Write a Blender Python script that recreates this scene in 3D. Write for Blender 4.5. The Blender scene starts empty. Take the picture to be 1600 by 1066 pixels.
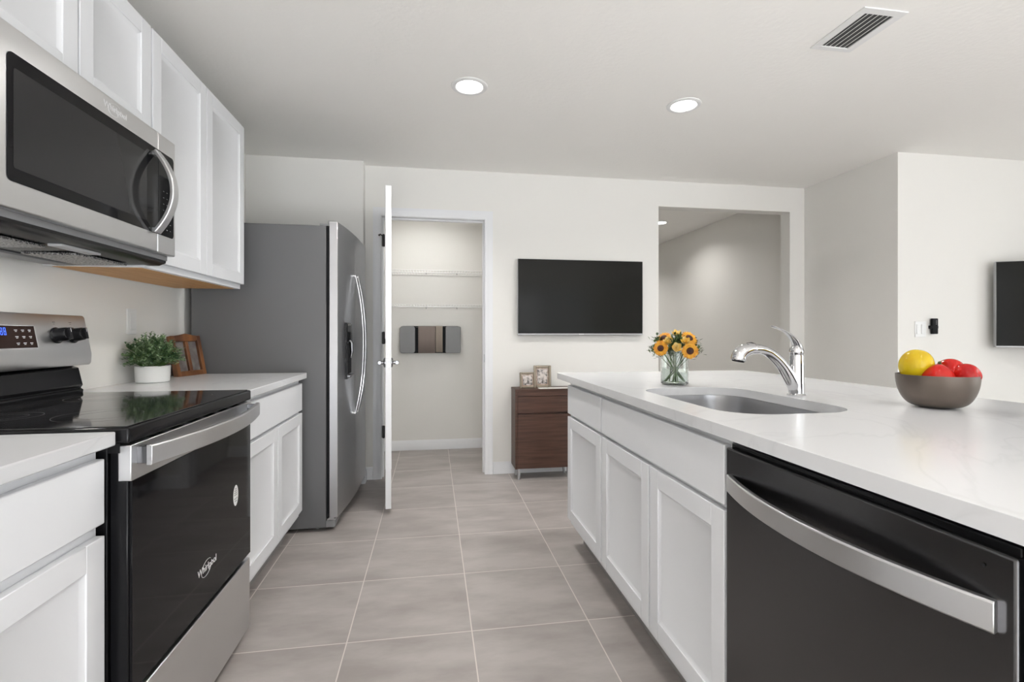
import bpy, bmesh, math, random
from mathutils import Vector, Matrix
random.seed(7)
sc = bpy.context.scene
COL = sc.collection
PI = math.pi

# ------------------------------------------------------------------ camera
CAM_H = 1.133
cam_d = bpy.data.cameras.new('camera'); cam = bpy.data.objects.new('camera', cam_d); COL.objects.link(cam)
cam.location = (0, 0, CAM_H); cam.rotation_euler = (PI/2, 0, -0.1594)
cam_d.sensor_width = 36; cam_d.lens = 768.2/1600*36; cam_d.shift_y = -11.5/1600
cam_d.clip_start = 0.02
sc.camera = cam
# ------------------------------------------------------------------ world, exposure, daylight
w = bpy.data.worlds.new('world'); sc.world = w; w.use_nodes = True
w.node_tree.nodes['Background'].inputs[0].default_value = (0.92, 0.96, 1.0, 1)
w.node_tree.nodes['Background'].inputs[1].default_value = 2.0
vs = sc.view_settings; vs.view_transform = 'Standard'; vs.look = 'None'; vs.gamma = 1; vs.use_curve_mapping = False
vs.exposure = 0.17
def area(name, loc, rot, sx, sy, power, col=(1, 1, 1), shape='RECTANGLE'):
    l = bpy.data.lights.new(name, 'AREA'); l.shape = shape; l.size = sx; l.size_y = sy; l.energy = power; l.color = col
    o = bpy.data.objects.new(name, l); COL.objects.link(o); o.location = loc; o.rotation_euler = rot
    return o
# area lamps added as daylight at the unseen patio opening and side window
area('added_daylight_rear', (1.0, -3.90, 1.15), (math.radians(105), 0, 0), 3.2, 2.0, 30, (0.94, 0.97, 1.0))
area('added_daylight_side', (6.90, -1.2, 1.3), (0, math.radians(104), 0), 1.9, 3.6, 38, (0.94, 0.97, 1.0))
# sun added to fall through the unseen patio doorway onto the floor behind the camera; its bounce lights the ceiling
sl = bpy.data.lights.new('sun', 'SUN'); sl.energy = 60; sl.angle = math.radians(3); sl.color = (0.90, 0.955, 1.0)
so = bpy.data.objects.new('sun', sl); COL.objects.link(so)
so.rotation_euler = (math.radians(52), 0, math.radians(12))

# ------------------------------------------------------------------ materials
def mat(name, col, rough=0.5, metal=0.0, **kw):
    m = bpy.data.materials.new(name); m.use_nodes = True
    b = m.node_tree.nodes['Principled BSDF']
    b.inputs['Base Color'].default_value = (*col, 1); b.inputs['Roughness'].default_value = rough; b.inputs['Metallic'].default_value = metal
    for k, v in kw.items():
        b.inputs[k.replace('_', ' ')].default_value = v
    return m
def nodes(m): return m.node_tree.nodes, m.node_tree.links, m.node_tree.nodes['Principled BSDF']
def add_bump(m, scale, strength, dist=0.002, detail=4, stretch=None):
    n, l, b = nodes(m)
    tc = n.new('ShaderNodeTexCoord'); mp = n.new('ShaderNodeMapping'); no = n.new('ShaderNodeTexNoise'); bu = n.new('ShaderNodeBump')
    if stretch: mp.inputs['Scale'].default_value = stretch
    no.inputs['Scale'].default_value = scale; no.inputs['Detail'].default_value = detail
    bu.inputs['Strength'].default_value = strength; bu.inputs['Distance'].default_value = dist
    l.new(tc.outputs['Object'], mp.inputs[0]); l.new(mp.outputs[0], no.inputs[0]); l.new(no.outputs[0], bu.inputs['Height']); l.new(bu.outputs[0], b.inputs['Normal'])
    return m
def add_vary(m, c1, c2, scale, stretch=(1, 1, 1), detail=3, lo=0.35, hi=0.65):
    n, l, b = nodes(m)
    tc = n.new('ShaderNodeTexCoord'); mp = n.new('ShaderNodeMapping'); no = n.new('ShaderNodeTexNoise'); cr = n.new('ShaderNodeValToRGB')
    mp.inputs['Scale'].default_value = stretch; no.inputs['Scale'].default_value = scale; no.inputs['Detail'].default_value = detail
    cr.color_ramp.elements[0].color = (*c1, 1); cr.color_ramp.elements[1].color = (*c2, 1)
    cr.color_ramp.elements[0].position = lo; cr.color_ramp.elements[1].position = hi
    l.new(tc.outputs['Object'], mp.inputs[0]); l.new(mp.outputs[0], no.inputs[0]); l.new(no.outputs[0], cr.inputs[0]); l.new(cr.outputs[0], b.inputs['Base Color'])
    return m
M = {}
M['wall'] = add_bump(mat('wall paint', (0.80, 0.786, 0.752), 0.75), 60, 0.12, 0.002)
M['ceiling'] = add_bump(mat('ceiling knockdown', (0.915, 0.90, 0.865), 0.9), 45, 0.35, 0.004)
M['trim'] = add_bump(mat('trim paint', (0.78, 0.785, 0.80), 0.35), 30, 0.02, 0.001)
M['cab'] = add_bump(mat('cabinet lacquer', (0.775, 0.785, 0.805), 0.40), 40, 0.02, 0.001)
M['cabin'] = mat('cabinet recess', (0.55, 0.55, 0.56), 0.6)
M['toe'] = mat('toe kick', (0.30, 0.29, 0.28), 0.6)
M['maple'] = add_vary(mat('maple underside', (0.6, 0.33, 0.12), 0.55), (0.50, 0.25, 0.085), (0.62, 0.34, 0.13), 6, (8, 0.7, 1))
M['steel'] = add_bump(mat('brushed steel', (0.66, 0.66, 0.665), 0.32, 1.0), 90, 0.05, 0.0005, 2, (1, 0.03, 1))
M['steel_v'] = add_bump(mat('brushed steel vertical', (0.46, 0.46, 0.47), 0.36, 1.0), 90, 0.05, 0.0005, 2, (1, 1, 0.03))
M['dsteel'] = add_bump(mat('black stainless', (0.115, 0.115, 0.118), 0.24, 1.0), 90, 0.06, 0.0005, 2, (1, 1, 0.03))
M['fsteel'] = add_bump(mat('fridge steel', (0.66, 0.66, 0.665), 0.34, 1.0), 90, 0.05, 0.0005, 2, (1, 1, 0.03))
M['fside'] = add_bump(mat('fridge side paint', (0.13, 0.13, 0.132), 0.42), 300, 0.06, 0.0006)
def brushed(m, amt, rot):
    n, l, b = nodes(m); t = n.new('ShaderNodeTangent'); t.direction_type = 'RADIAL'; t.axis = 'Z'
    b.inputs['Anisotropic'].default_value = amt; b.inputs['Anisotropic Rotation'].default_value = rot; l.new(t.outputs[0], b.inputs['Tangent'])
brushed(M['dsteel'], 0.75, 0.25); brushed(M['fsteel'], 0.6, 0.25)
M['black'] = mat('black enamel', (0.008, 0.008, 0.009), 0.20, Specular_IOR_Level=0.2)
M['blackm'] = mat('black matte', (0.008, 0.008, 0.009), 0.6, Specular_IOR_Level=0.2)
M['glass_black'] = mat('black glass', (0.007, 0.007, 0.008), 0.05, Specular_IOR_Level=0.12)
M['ceran'] = mat('ceramic glass', (0.012, 0.012, 0.013), 0.06, Specular_IOR_Level=0.75)
M['window_dark'] = add_bump(mat('oven window', (0.022, 0.022, 0.023), 0.10, Specular_IOR_Level=0.22), 60, 0.01)
M['mesh'] = add_vary(mat('grease filter', (0.4, 0.4, 0.4), 0.4, 0.9), (0.03, 0.03, 0.03), (0.6, 0.6, 0.6), 180, detail=1)
M['dgrey'] = mat('dark grey', (0.05, 0.05, 0.05), 0.7)
M['grey'] = mat('grey plastic', (0.22, 0.22, 0.225), 0.45)
M['lightgrey'] = mat('pale grey paint', (0.45, 0.45, 0.46), 0.4)
M['white'] = mat('white plastic', (0.80, 0.80, 0.79), 0.35)
M['mark'] = mat('printed mark', (0.75, 0.75, 0.76), 0.4)
M['dmark'] = mat('dark print', (0.10, 0.10, 0.10), 0.4)
M['chrome'] = mat('chrome', (0.62, 0.62, 0.63), 0.05, 1.0)
M['nickel'] = mat('satin nickel', (0.26, 0.26, 0.27), 0.25, 1.0)
M['bronze'] = mat('dark hinge metal', (0.06, 0.06, 0.06), 0.35, 0.8)
M['sink'] = add_bump(mat('sink steel', (0.42, 0.42, 0.43), 0.28, 1.0), 80, 0.03, 0.0005)
M['screen'] = mat('tv screen', (0.014, 0.014, 0.0125), 0.12, Specular_IOR_Level=0.12)
M['bezel'] = mat('tv bezel', (0.42, 0.42, 0.43), 0.35, 0.6)
M['walnut'] = add_vary(mat('walnut veneer', (0.1, 0.04, 0.02), 0.42), (0.055, 0.024, 0.015), (0.095, 0.045, 0.030), 9, (0.5, 3, 9), 6)
M['oakframe'] = add_vary(mat('stained wood frame', (0.3, 0.12, 0.05), 0.4), (0.09, 0.032, 0.014), (0.25, 0.10, 0.03), 14, (1, 1, 0.3), 4)
M['pewter'] = mat('aged silver frame', (0.26, 0.22, 0.17), 0.35, 0.5)
M['pot'] = mat('white ceramic', (0.78, 0.78, 0.765), 0.45)
M['soil'] = add_bump(mat('soil', (0.03, 0.018, 0.01), 0.95), 200, 0.8, 0.004)
M['leaf'] = add_vary(mat('small leaf', (0.1, 0.2, 0.06), 0.5), (0.045, 0.11, 0.045), (0.27, 0.38, 0.20), 38, detail=1, lo=0.4, hi=0.62)  # paler tone puts the leaf highlights into the colour
M['stem'] = mat('stem green', (0.09, 0.17, 0.045), 0.5)
M['sleaf'] = add_vary(mat('bouquet leaf', (0.05, 0.1, 0.03), 0.5), (0.025, 0.055, 0.018), (0.13, 0.2, 0.06), 60, detail=1)
M['petal'] = add_vary(mat('sunflower petal', (0.8, 0.4, 0.02), 0.55), (0.66, 0.25, 0.012), (0.82, 0.42, 0.03), 70, detail=1)
M['pale'] = add_vary(mat('pale petal', (0.85, 0.6, 0.15), 0.55), (0.80, 0.48, 0.06), (0.88, 0.70, 0.30), 60, detail=1)
M['disc'] = add_bump(mat('sunflower disc', (0.075, 0.022, 0.010), 0.8), 700, 0.9, 0.002)
M['disc2'] = mat('disc eye', (0.035, 0.015, 0.02), 0.7)
M['yellow'] = add_vary(mat('yellow skin', (0.7, 0.5, 0.02), 0.14, Specular_IOR_Level=0.35), (0.55, 0.36, 0.010), (0.68, 0.50, 0.015), 12, detail=1)
M['red'] = add_vary(mat('red skin', (0.5, 0.01, 0.01), 0.10, Specular_IOR_Level=0.32), (0.38, 0.004, 0.006), (0.56, 0.014, 0.008), 14, detail=1)
M['pepstem'] = mat('pepper stem', (0.05, 0.09, 0.03), 0.6)
M['bowl'] = add_bump(mat('taupe metal bowl', (0.15, 0.122, 0.102), 0.36, 0.6), 40, 0.02, 0.001)
M['towel1'] = add_bump(mat('taupe towel', (0.24, 0.195, 0.175), 0.95), 500, 0.7, 0.002)
M['towel2'] = add_bump(mat('sand towel', (0.33, 0.28, 0.235), 0.95), 500, 0.7, 0.002)
M['paper'] = mat('paper', (0.8, 0.78, 0.75), 0.6)
M['photo'] = add_vary(mat('photo print', (0.5, 0.45, 0.42), 0.25), (0.10, 0.09, 0.085), (0.62, 0.56, 0.53), 38, detail=4, lo=0.35, hi=0.55)
M['photo_dark'] = add_vary(mat('grey photo print', (0.1, 0.1, 0.1), 0.15), (0.12, 0.105, 0.10), (0.24, 0.22, 0.21), 14, detail=3)
M['photo_warm'] = add_vary(mat('beige photo print', (0.5, 0.4, 0.33), 0.25), (0.33, 0.24, 0.19), (0.55, 0.45, 0.38), 30, detail=3, lo=0.4, hi=0.6)
def emis(name, col, st):
    m = mat(name, col, 0.5); b = m.node_tree.nodes['Principled BSDF']
    b.inputs['Emission Color'].default_value = (*col, 1); b.inputs['Emission Strength'].default_value = st; return m
M['lamp'] = emis('lamp diffuser', (1, 0.98, 0.94), 12)
M['blue'] = emis('blue display digits', (0.04, 0.12, 0.9), 1.6)
def glassm(name, col, rough=0.0, ior=1.45):
    return mat(name, col, rough, 0, Transmission_Weight=1.0, IOR=ior)
M['glass'] = glassm('vase glass', (0.93, 0.97, 0.95))
M['water'] = glassm('water', (0.93, 0.97, 0.93), 0, 1.33)

def quartz():
    m = mat('white quartz', (0.8, 0.8, 0.8), 0.20, Specular_IOR_Level=0.35); n, l, b = nodes(m)
    tc = n.new('ShaderNodeTexCoord'); no = n.new('ShaderNodeTexNoise'); wv = n.new('ShaderNodeTexNoise')
    no.inputs['Scale'].default_value = 1.1; no.inputs['Detail'].default_value = 6; no.inputs['Distortion'].default_value = 1.3
    wv.inputs['Scale'].default_value = 2.2; wv.inputs['Detail'].default_value = 5
    sub = n.new('ShaderNodeMath'); sub.operation = 'SUBTRACT'; sub.inputs[1].default_value = 0.5
    ab = n.new('ShaderNodeMath'); ab.operation = 'ABSOLUTE'
    cr = n.new('ShaderNodeValToRGB'); e = cr.color_ramp.elements
    e[0].position = 0.0; e[0].color = (0.63, 0.635, 0.645, 1); e[1].position = 0.010; e[1].color = (0.665, 0.67, 0.68, 1)
    mx = n.new('ShaderNodeMix'); mx.data_type = 'RGBA'; mx.blend_type = 'MULTIPLY'
    cr2 = n.new('ShaderNodeValToRGB'); e = cr2.color_ramp.elements; e[0].position = .35; e[0].color = (0.975, 0.975, 0.978, 1); e[1].position = .6; e[1].color = (1, 1, 1, 1)
    l.new(tc.outputs['Object'], no.inputs[0]); l.new(tc.outputs['Object'], wv.inputs[0])
    l.new(no.outputs[0], sub.inputs[0]); l.new(sub.outputs[0], ab.inputs[0]); l.new(ab.outputs[0], cr.inputs[0]); l.new(wv.outputs[0], cr2.inputs[0])
    mx.inputs[0].default_value = 1
    l.new(cr.outputs[0], mx.inputs[6]); l.new(cr2.outputs[0], mx.inputs[7]); l.new(mx.outputs[2], b.inputs['Base Color'])
    return m
M['quartz'] = quartz()
def tile():
    m = mat('porcelain floor tile', (0.4, 0.35, 0.33), 0.42); n, l, b = nodes(m)
    tc = n.new('ShaderNodeTexCoord'); sp = n.new('ShaderNodeSeparateXYZ'); l.new(tc.outputs['Object'], sp.inputs[0])
    def mth(op, a, v=None):
        x = n.new('ShaderNodeMath'); x.operation = op
        if hasattr(a, 'is_linked'): l.new(a, x.inputs[0])
        else: x.inputs[0].default_value = a
        if v is not None:
            if hasattr(v, 'is_linked'): l.new(v, x.inputs[1])
            else: x.inputs[1].default_value = v
        return x.outputs[0]
    masks, ids = [], []
    for ax, off, pitch in ((0, -0.3120, 0.4585), (1, 2.7850, 0.4557)):
        t = mth('DIVIDE', mth('SUBTRACT', sp.outputs[ax], off), pitch)
        fr = mth('FRACT', mth('ADD', t, 50.5)); ids.append(mth('FLOOR', mth('ADD', t, 50.0)))
        masks.append(mth('LESS_THAN', mth('ABSOLUTE', mth('SUBTRACT', fr, 0.5)), 0.0021/pitch))
    g = mth('MAXIMUM', masks[0], masks[1])
    cid = n.new('ShaderNodeCombineXYZ'); l.new(ids[0], cid.inputs[0]); l.new(ids[1], cid.inputs[1])
    wn = n.new('ShaderNodeTexWhiteNoise'); wn.noise_dimensions = '3D'; l.new(cid.outputs[0], wn.inputs[0])
    va = n.new('ShaderNodeVectorMath'); va.operation = 'MULTIPLY_ADD'; l.new(wn.outputs['Color'], va.inputs[0]); va.inputs[1].default_value = (9, 9, 9); l.new(tc.outputs['Object'], va.inputs[2])
    mp = n.new('ShaderNodeMapping'); mp.inputs['Rotation'].default_value = (0, 0, 0.6); mp.inputs['Scale'].default_value = (1.0, 2.6, 1); l.new(va.outputs[0], mp.inputs[0])
    no = n.new('ShaderNodeTexNoise'); no.inputs['Scale'].default_value = 2.4; no.inputs['Detail'].default_value = 6; no.inputs['Roughness'].default_value = 0.6; l.new(mp.outputs[0], no.inputs[0])
    cr = n.new('ShaderNodeValToRGB'); e = cr.color_ramp.elements
    e[0].position = .36; e[0].color = (0.325, 0.293, 0.277, 1); e[1].position = .64; e[1].color = (0.435, 0.400, 0.382, 1)
    l.new(no.outputs[0], cr.inputs[0])
    mx = n.new('ShaderNodeMix'); mx.data_type = 'RGBA'; l.new(g, mx.inputs[0]); l.new(cr.outputs[0], mx.inputs[6]); mx.inputs[7].default_value = (0.66, 0.61, 0.57, 1)
    l.new(mx.outputs[2], b.inputs['Base Color'])
    bu = n.new('ShaderNodeBump'); bu.inputs['Strength'].default_value = 0.35; bu.inputs['Distance'].default_value = 0.002
    hs = mth('SUBTRACT', mth('MULTIPLY', no.outputs[0], 0.25), g); l.new(hs, bu.inputs['Height']); l.new(bu.outputs[0], b.inputs['Normal'])
    return m
M['tile'] = tile()

# ------------------------------------------------------------------ mesh helpers
def B(): return bmesh.new()
def box(bm, x0, x1, y0, y1, z0, z1):
    v = [bm.verts.new(p) for p in ((x0,y0,z0),(x1,y0,z0),(x1,y1,z0),(x0,y1,z0),(x0,y0,z1),(x1,y0,z1),(x1,y1,z1),(x0,y1,z1))]
    for f in ((0,3,2,1),(4,5,6,7),(0,1,5,4),(1,2,6,5),(2,3,7,6),(3,0,4,7)): bm.faces.new([v[i] for i in f])
    return v
def frame_axes(d):
    d = d.normalized(); a = Vector((0,0,1)) if abs(d.z) < 0.9 else Vector((1,0,0))
    u = d.cross(a).normalized(); return u, d.cross(u).normalized()
def tube(bm, pts, rad, n=10, cap=True, flat=(1, 1), up=None):
    """swept tube; rad number or list; flat scales the two cross axes"""
    pts = [Vector(p) for p in pts]; N = len(pts)
    rads = rad if isinstance(rad, (list, tuple)) else [rad]*N
    u = None; rings = []
    for i, p in enumerate(pts):
        d = (pts[min(i+1, N-1)] - pts[max(i-1, 0)]).normalized()
        if up is not None: u = d.cross(Vector(up)).normalized()
        elif u is None: u, _ = frame_axes(d)
        else: u = (u - d*u.dot(d)).normalized()
        v = d.cross(u)
        r = rads[i]; rx, ry = (r if isinstance(r, tuple) else (r*flat[0], r*flat[1]))
        rings.append([bm.verts.new(p + u*math.cos(2*PI*k/n)*rx + v*math.sin(2*PI*k/n)*ry) for k in range(n)])
    for a, b in zip(rings, rings[1:]):
        for k in range(n): bm.faces.new((a[k], a[(k+1)%n], b[(k+1)%n], b[k]))
    if cap: bm.faces.new(rings[0][::-1]); bm.faces.new(rings[-1])
def lathe(bm, prof, c=(0,0,0), n=32, sx=1, sy=1, mod=None):
    """prof list of (r,z); r=0 makes a pole"""
    rings = []
    for r, z in prof:
        if r <= 1e-6: rings.append([bm.verts.new((c[0], c[1], c[2]+z))])
        else:
            R = []
            for k in range(n):
                a = 2*PI*k/n; q = mod(a, z) if mod else 1
                R.append(bm.verts.new((c[0]+r*q*sx*math.cos(a), c[1]+r*q*sy*math.sin(a), c[2]+z)))
            rings.append(R)
    for a, b in zip(rings, rings[1:]):
        for k in range(n):
            k2 = (k+1) % n
            if len(a) == 1 and len(b) == 1: continue
            if len(a) == 1: bm.faces.new((a[0], b[k2], b[k])) if True else 0
            elif len(b) == 1: bm.faces.new((a[k], a[k2], b[0]))
            else: bm.faces.new((a[k], a[k2], b[k2], b[k]))
def cyl(bm, c, axis, r, h, n=24, r2=None):
    """cylinder starting at c along axis"""
    c = Vector(c); ax = Vector(axis).normalized()
    tube(bm, [c, c+ax*h], [r, r2 if r2 is not None else r], n)
def prism(bm, poly, axis, a0, a1):
    """poly 2D pts extruded along axis 'x','y','z' from a0 to a1. poly coords are the other two axes in order"""
    def P(p, a):
        return (a, p[0], p[1]) if axis == 'x' else (p[0], a, p[1]) if axis == 'y' else (p[0], p[1], a)
    A = [bm.verts.new(P(p, a0)) for p in poly]; Bv = [bm.verts.new(P(p, a1)) for p in poly]
    bm.faces.new(A); bm.faces.new(Bv[::-1]); n = len(poly)
    for i in range(n): bm.faces.new((A[i], Bv[i], Bv[(i+1)%n], A[(i+1)%n]))
def rrect(x0, x1, y0, y1, r, n=8):
    pts = []
    for cx, cy, a0 in ((x1-r, y1-r, 0), (x0+r, y1-r, PI/2), (x0+r, y0+r, PI), (x1-r, y0+r, 1.5*PI)):
        for i in range(n+1):
            a = a0 + PI/2*i/n; pts.append((cx+r*math.cos(a), cy+r*math.sin(a)))
    return pts
def wloc(o):
    v = Vector((0,0,0))
    while o is not None: v += o.location; o = o.parent
    return v
def obj(name, bm, m, parent=None, bev=0, seg=2, smooth=True, ang=35, local=False, label=None, kind=None):
    bmesh.ops.recalc_face_normals(bm, faces=bm.faces[:])
    if parent is not None and not local: bmesh.ops.translate(bm, verts=bm.verts[:], vec=-wloc(parent))
    me = bpy.data.meshes.new(name); bm.to_mesh(me); bm.free()
    me.materials.append(M[m] if isinstance(m, str) else m)
    if smooth:
        for p in me.polygons: p.use_smooth = True
        me.set_sharp_from_angle(angle=math.radians(ang))
    o = bpy.data.objects.new(name, me); COL.objects.link(o); o.parent = parent
    if bev:
        b = o.modifiers.new('bevel', 'BEVEL'); b.width = bev; b.segments = seg; b.limit_method = 'ANGLE'; b.angle_limit = math.radians(40); b.harden_normals = False
    if label: o['label'] = label
    if kind: o['kind'] = kind
    return o
def bxo(name, dims, m, parent=None, bev=0.0, seg=2, **k):
    bm = B(); box(bm, *dims); return obj(name, bm, m, parent, bev, seg, **k)
def thing(name, label, cat, loc, group=None, rot=(0,0,0)):
    o = bpy.data.objects.new(name, None); COL.objects.link(o); o.location = loc; o.rotation_euler = rot
    o.empty_display_size = 0.05
    o['label'] = label; o['category'] = cat
    if group: o['group'] = group
    return o
def tag(o, label, cat, group=None):
    o['label'] = label; o['category'] = cat
    if group: o['group'] = group
    return o
def struct(name, bm, m, parent=None, label=None, cat=None, **k):
    o = obj(name, bm, m, parent, **k)
    if parent is None:
        o['kind'] = 'structure'
        if label: o['label'] = label
        if cat: o['category'] = cat
    return o
def recentre(o):
    """put a single-mesh thing's origin at its base centre"""
    vs_ = [v.co for v in o.data.vertices]
    c = Vector(((min(v.x for v in vs_)+max(v.x for v in vs_))/2, (min(v.y for v in vs_)+max(v.y for v in vs_))/2, min(v.z for v in vs_)))
    o.data.transform(Matrix.Translation(-c)); o.location = o.location + c
    return o
def text(s, size, m, parent, mtx, name='lettering', ext=0.0003, ring=False):
    cu = bpy.data.curves.new(name, 'FONT'); cu.body = s; cu.size = size; cu.extrude = ext; cu.align_x = 'CENTER'; cu.align_y = 'CENTER'
    t = bpy.data.objects.new(name, cu); COL.objects.link(t)
    dg = bpy.context.evaluated_depsgraph_get(); me = bpy.data.meshes.new_from_object(t.evaluated_get(dg))
    COL.objects.unlink(t); bpy.data.objects.remove(t)
    bm = B(); bm.from_mesh(me)
    if ring:
        pts = []
        for i in range(41):
            a = 2*PI*i/40*0.93 + 0.5; pts.append((-size*0.2 + size*1.15*math.cos(a), size*0.72*math.sin(a), 0))
        tube(bm, [Matrix.Rotation(0.25, 3, 'Z') @ Vector(p) for p in pts], size*0.022, 6)
    bm.transform(Matrix.Translation(-wloc(parent)) @ mtx)
    return obj(name, bm, m, parent, local=True, smooth=False)
def mtx(loc, xax, yax):
    x = Vector(xax).normalized(); y = Vector(yax).normalized(); z = x.cross(y)
    m = Matrix((x, y, z)).transposed().to_4x4(); m.translation = loc; return m

# ------------------------------------------------------------------ room shell
WL = -1.35; H = 2.44; WR = 3.30; T = 0.115
YA = 3.85; YB = 3.95; YR = 3.05; XE = 7.0; YN = -4.0
bm = B(); box(bm, WL-0.15, XE+0.15, YN-0.15, 8.7, -0.1, 0.0); struct('floor', bm, 'tile', label='grey porcelain tile floor with pale grout', cat='floor')
bm = B(); box(bm, WL-0.15, XE+0.15, YN-0.15, 8.7, H, H+0.1); struct('ceiling', bm, 'ceiling', label='textured off-white ceiling', cat='ceiling')
bm = B(); box(bm, WL-0.12, WL, YN, YA, 0, H); struct('wall_left', bm, 'wall')
bm = B(); box(bm, WL-0.12, -0.52, YA, YB+T, 0, H); struct('wall_alcove', bm, 'wall')
# main back wall with the pantry opening and the hallway opening
PX0, PX1, PZ = -0.395, 0.412, 2.05
OX0, OX1, OZ = 1.904, 3.154, 2.222
bm = B()
box(bm, -0.52, PX0-0.02, YB, YB+T, 0, H); box(bm, PX0-0.02, PX1+0.02, YB, YB+T, PZ+0.02, H); box(bm, PX1+0.02, OX0, YB, YB+T, 0, H)
box(bm, OX0, OX1, YB, YB+T, OZ, H); box(bm, OX1, WR+0.12, YB, YB+T, 0, H)
struct('wall_back', bm, 'wall')
bm = B(); box(bm, WR, WR+0.12, YR, YB, 0, H); struct('wall_right', bm, 'wall')
bm = B(); box(bm, WR+0.12, XE+0.12, YR, YR+0.12, 0, H); struct('wall_living', bm, 'wall')
# side wall of the living room and rear wall, openings added for the light
bm = B()
box(bm, XE, XE+0.12, YN, -3.1, 0, H); box(bm, XE, XE+0.12, 0.7, YR, 0, H); box(bm, XE, XE+0.12, -3.1, 0.7, 0, 0.3); box(bm, XE, XE+0.12, -3.1, 0.7, 2.3, H)
struct('wall_side', bm, 'wall')
bm = B()
box(bm, WL-0.12, -0.7, YN-0.12, YN, 0, H); box(bm, 3.9, XE+0.12, YN-0.12, YN, 0, H); box(bm, -0.7, 3.9, YN-0.12, YN, 2.32, H)
struct('wall_rear', bm, 'wall')
# pantry and hallway shells
bm = B(); box(bm, -1.0, 0.60, 4.88, 5.0, 0, H); struct('wall_pantry_back', bm, 'wall')
bm = B(); box(bm, -1.0, -0.90, YB+T, 4.88, 0, H); struct('wall_pantry_left', bm, 'wall')
bm = B(); box(bm, 0.50, 0.60, YB+T, 4.88, 0, H); struct('wall_pantry_right', bm, 'wall')
bm = B(); box(bm, 3.265, 3.385, YB+T, 8.6, 0, H); struct('wall_hall_right', bm, 'wall')
bm = B(); box(bm, 1.3, 1.4, YB+T, 8.6, 0, H); struct('wall_hall_left', bm, 'wall')
bm = B(); box(bm, 1.3, 3.385, 8.6, 8.7, 0, H); struct('wall_hall_end', bm, 'wall')

def baseboard(name, p0, p1, nrm):
    """moulded baseboard from p0 to p1 (on the wall plane), nrm points into the room"""
    prof = [(0,0),(0.016,0),(0.016,0.055),(0.012,0.066),(0.012,0.078),(0.006,0.088),(0.004,0.095),(0,0.095)]
    bm = B(); A = []; Bq = []
    for d, z in prof:
        A.append(bm.verts.new((p0[0]+nrm[0]*d, p0[1]+nrm[1]*d, z))); Bq.append(bm.verts.new((p1[0]+nrm[0]*d, p1[1]+nrm[1]*d, z)))
    bm.faces.new(A); bm.faces.new(Bq[::-1])
    for i in range(len(prof)): j = (i+1) % len(prof); bm.faces.new((A[i], Bq[i], Bq[j], A[j]))
    struct(name, bm, 'trim')
baseboard('baseboard_back', (PX1+0.066, YB), (OX0, YB), (0, -1))
baseboard('baseboard_back_left', (-0.52, YB), (PX0-0.066, YB), (0, -1))
baseboard('baseboard_alcove', (-1.33, YA), (-0.52, YA), (0, -1))
baseboard('baseboard_alcove_return', (-0.52, YA-0.016), (-0.52, YB), (1, 0))
baseboard('baseboard_corner', (OX1, YB), (WR, YB), (0, -1))
baseboard('baseboard_right', (WR, YR-0.016), (WR, YB), (-1, 0))
baseboard('baseboard_living', (WR, YR), (XE, YR), (0, -1))
baseboard('baseboard_pantry', (-0.90, 4.88), (0.50, 4.88), (0, -1))
baseboard('baseboard_hall', (3.265, YB+T), (3.265, 8.6), (-1, 0))

# pantry door jamb and casing
bm = B()
for x0, x1 in ((PX0-0.02, PX0), (PX1, PX1+0.02)): box(bm, x0, x1, YB-0.002, YB+T, 0, PZ)
box(bm, PX0-0.02, PX1+0.02, YB-0.002, YB+T, PZ, PZ+0.02)
box(bm, PX1-0.012, PX1, YB+0.045, YB+0.08, 0, PZ); box(bm, PX0, PX1-0.012, YB+0.045, YB+0.08, PZ-0.012, PZ); box(bm, PX0, PX0+0.012, YB+0.045, YB+0.08, 0, PZ-0.012)
j = struct('trim_1', bm, 'trim', bev=0.001)
bm = B(); box(bm, PX1-0.0015, PX1+0.001, YB+0.012, YB+0.04, 0.90, 0.965); obj('strike_plate', bm, 'nickel', j, label='small metal strike plate')
bm = B()
prof = [(0,0),(0,0.008),(0.008,0.011),(0.020,0.010),(0.030,0.013),(0.050,0.017),(0.066,0.017),(0.066,0)]   # (outwards, proud)
xi0, xi1, zi, cw = PX0+0.002, PX1-0.002, PZ+0.0, 0.066
def casing_loop(off, pr): return [(xi0-off, YB-pr, 0), (xi0-off, YB-pr, zi+off), (xi1+off, YB-pr, zi+off), (xi1+off, YB-pr, 0)]
rows = [[bm.verts.new(p) for p in casing_loop(o_, p_)] for o_, p_ in prof]
for a in range(len(rows)):
    b_ = (a+1) % len(rows)
    for k in range(3): bm.faces.new((rows[a][k], rows[a][k+1], rows[b_][k+1], rows[b_][k]))
for k in (0, 3): bm.faces.new([r[k] for r in rows])
struct('trim_2', bm, 'trim', ang=25)

# pantry door leaf, standing open towards the camera
hinge = Vector((-0.366, 3.938, 0)); DW, DT = 0.780, 0.0355
ang = math.atan2(3.16-hinge.y, -0.2935-hinge.x)
door = bpy.data.objects.new('door_1', None); COL.objects.link(door); door.location = hinge; door.rotation_euler = (0, 0, ang)
door['kind'] = 'structure'; door['label'] = 'white interior pantry door standing open, seen edge-on'; door['category'] = 'door'
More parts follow.
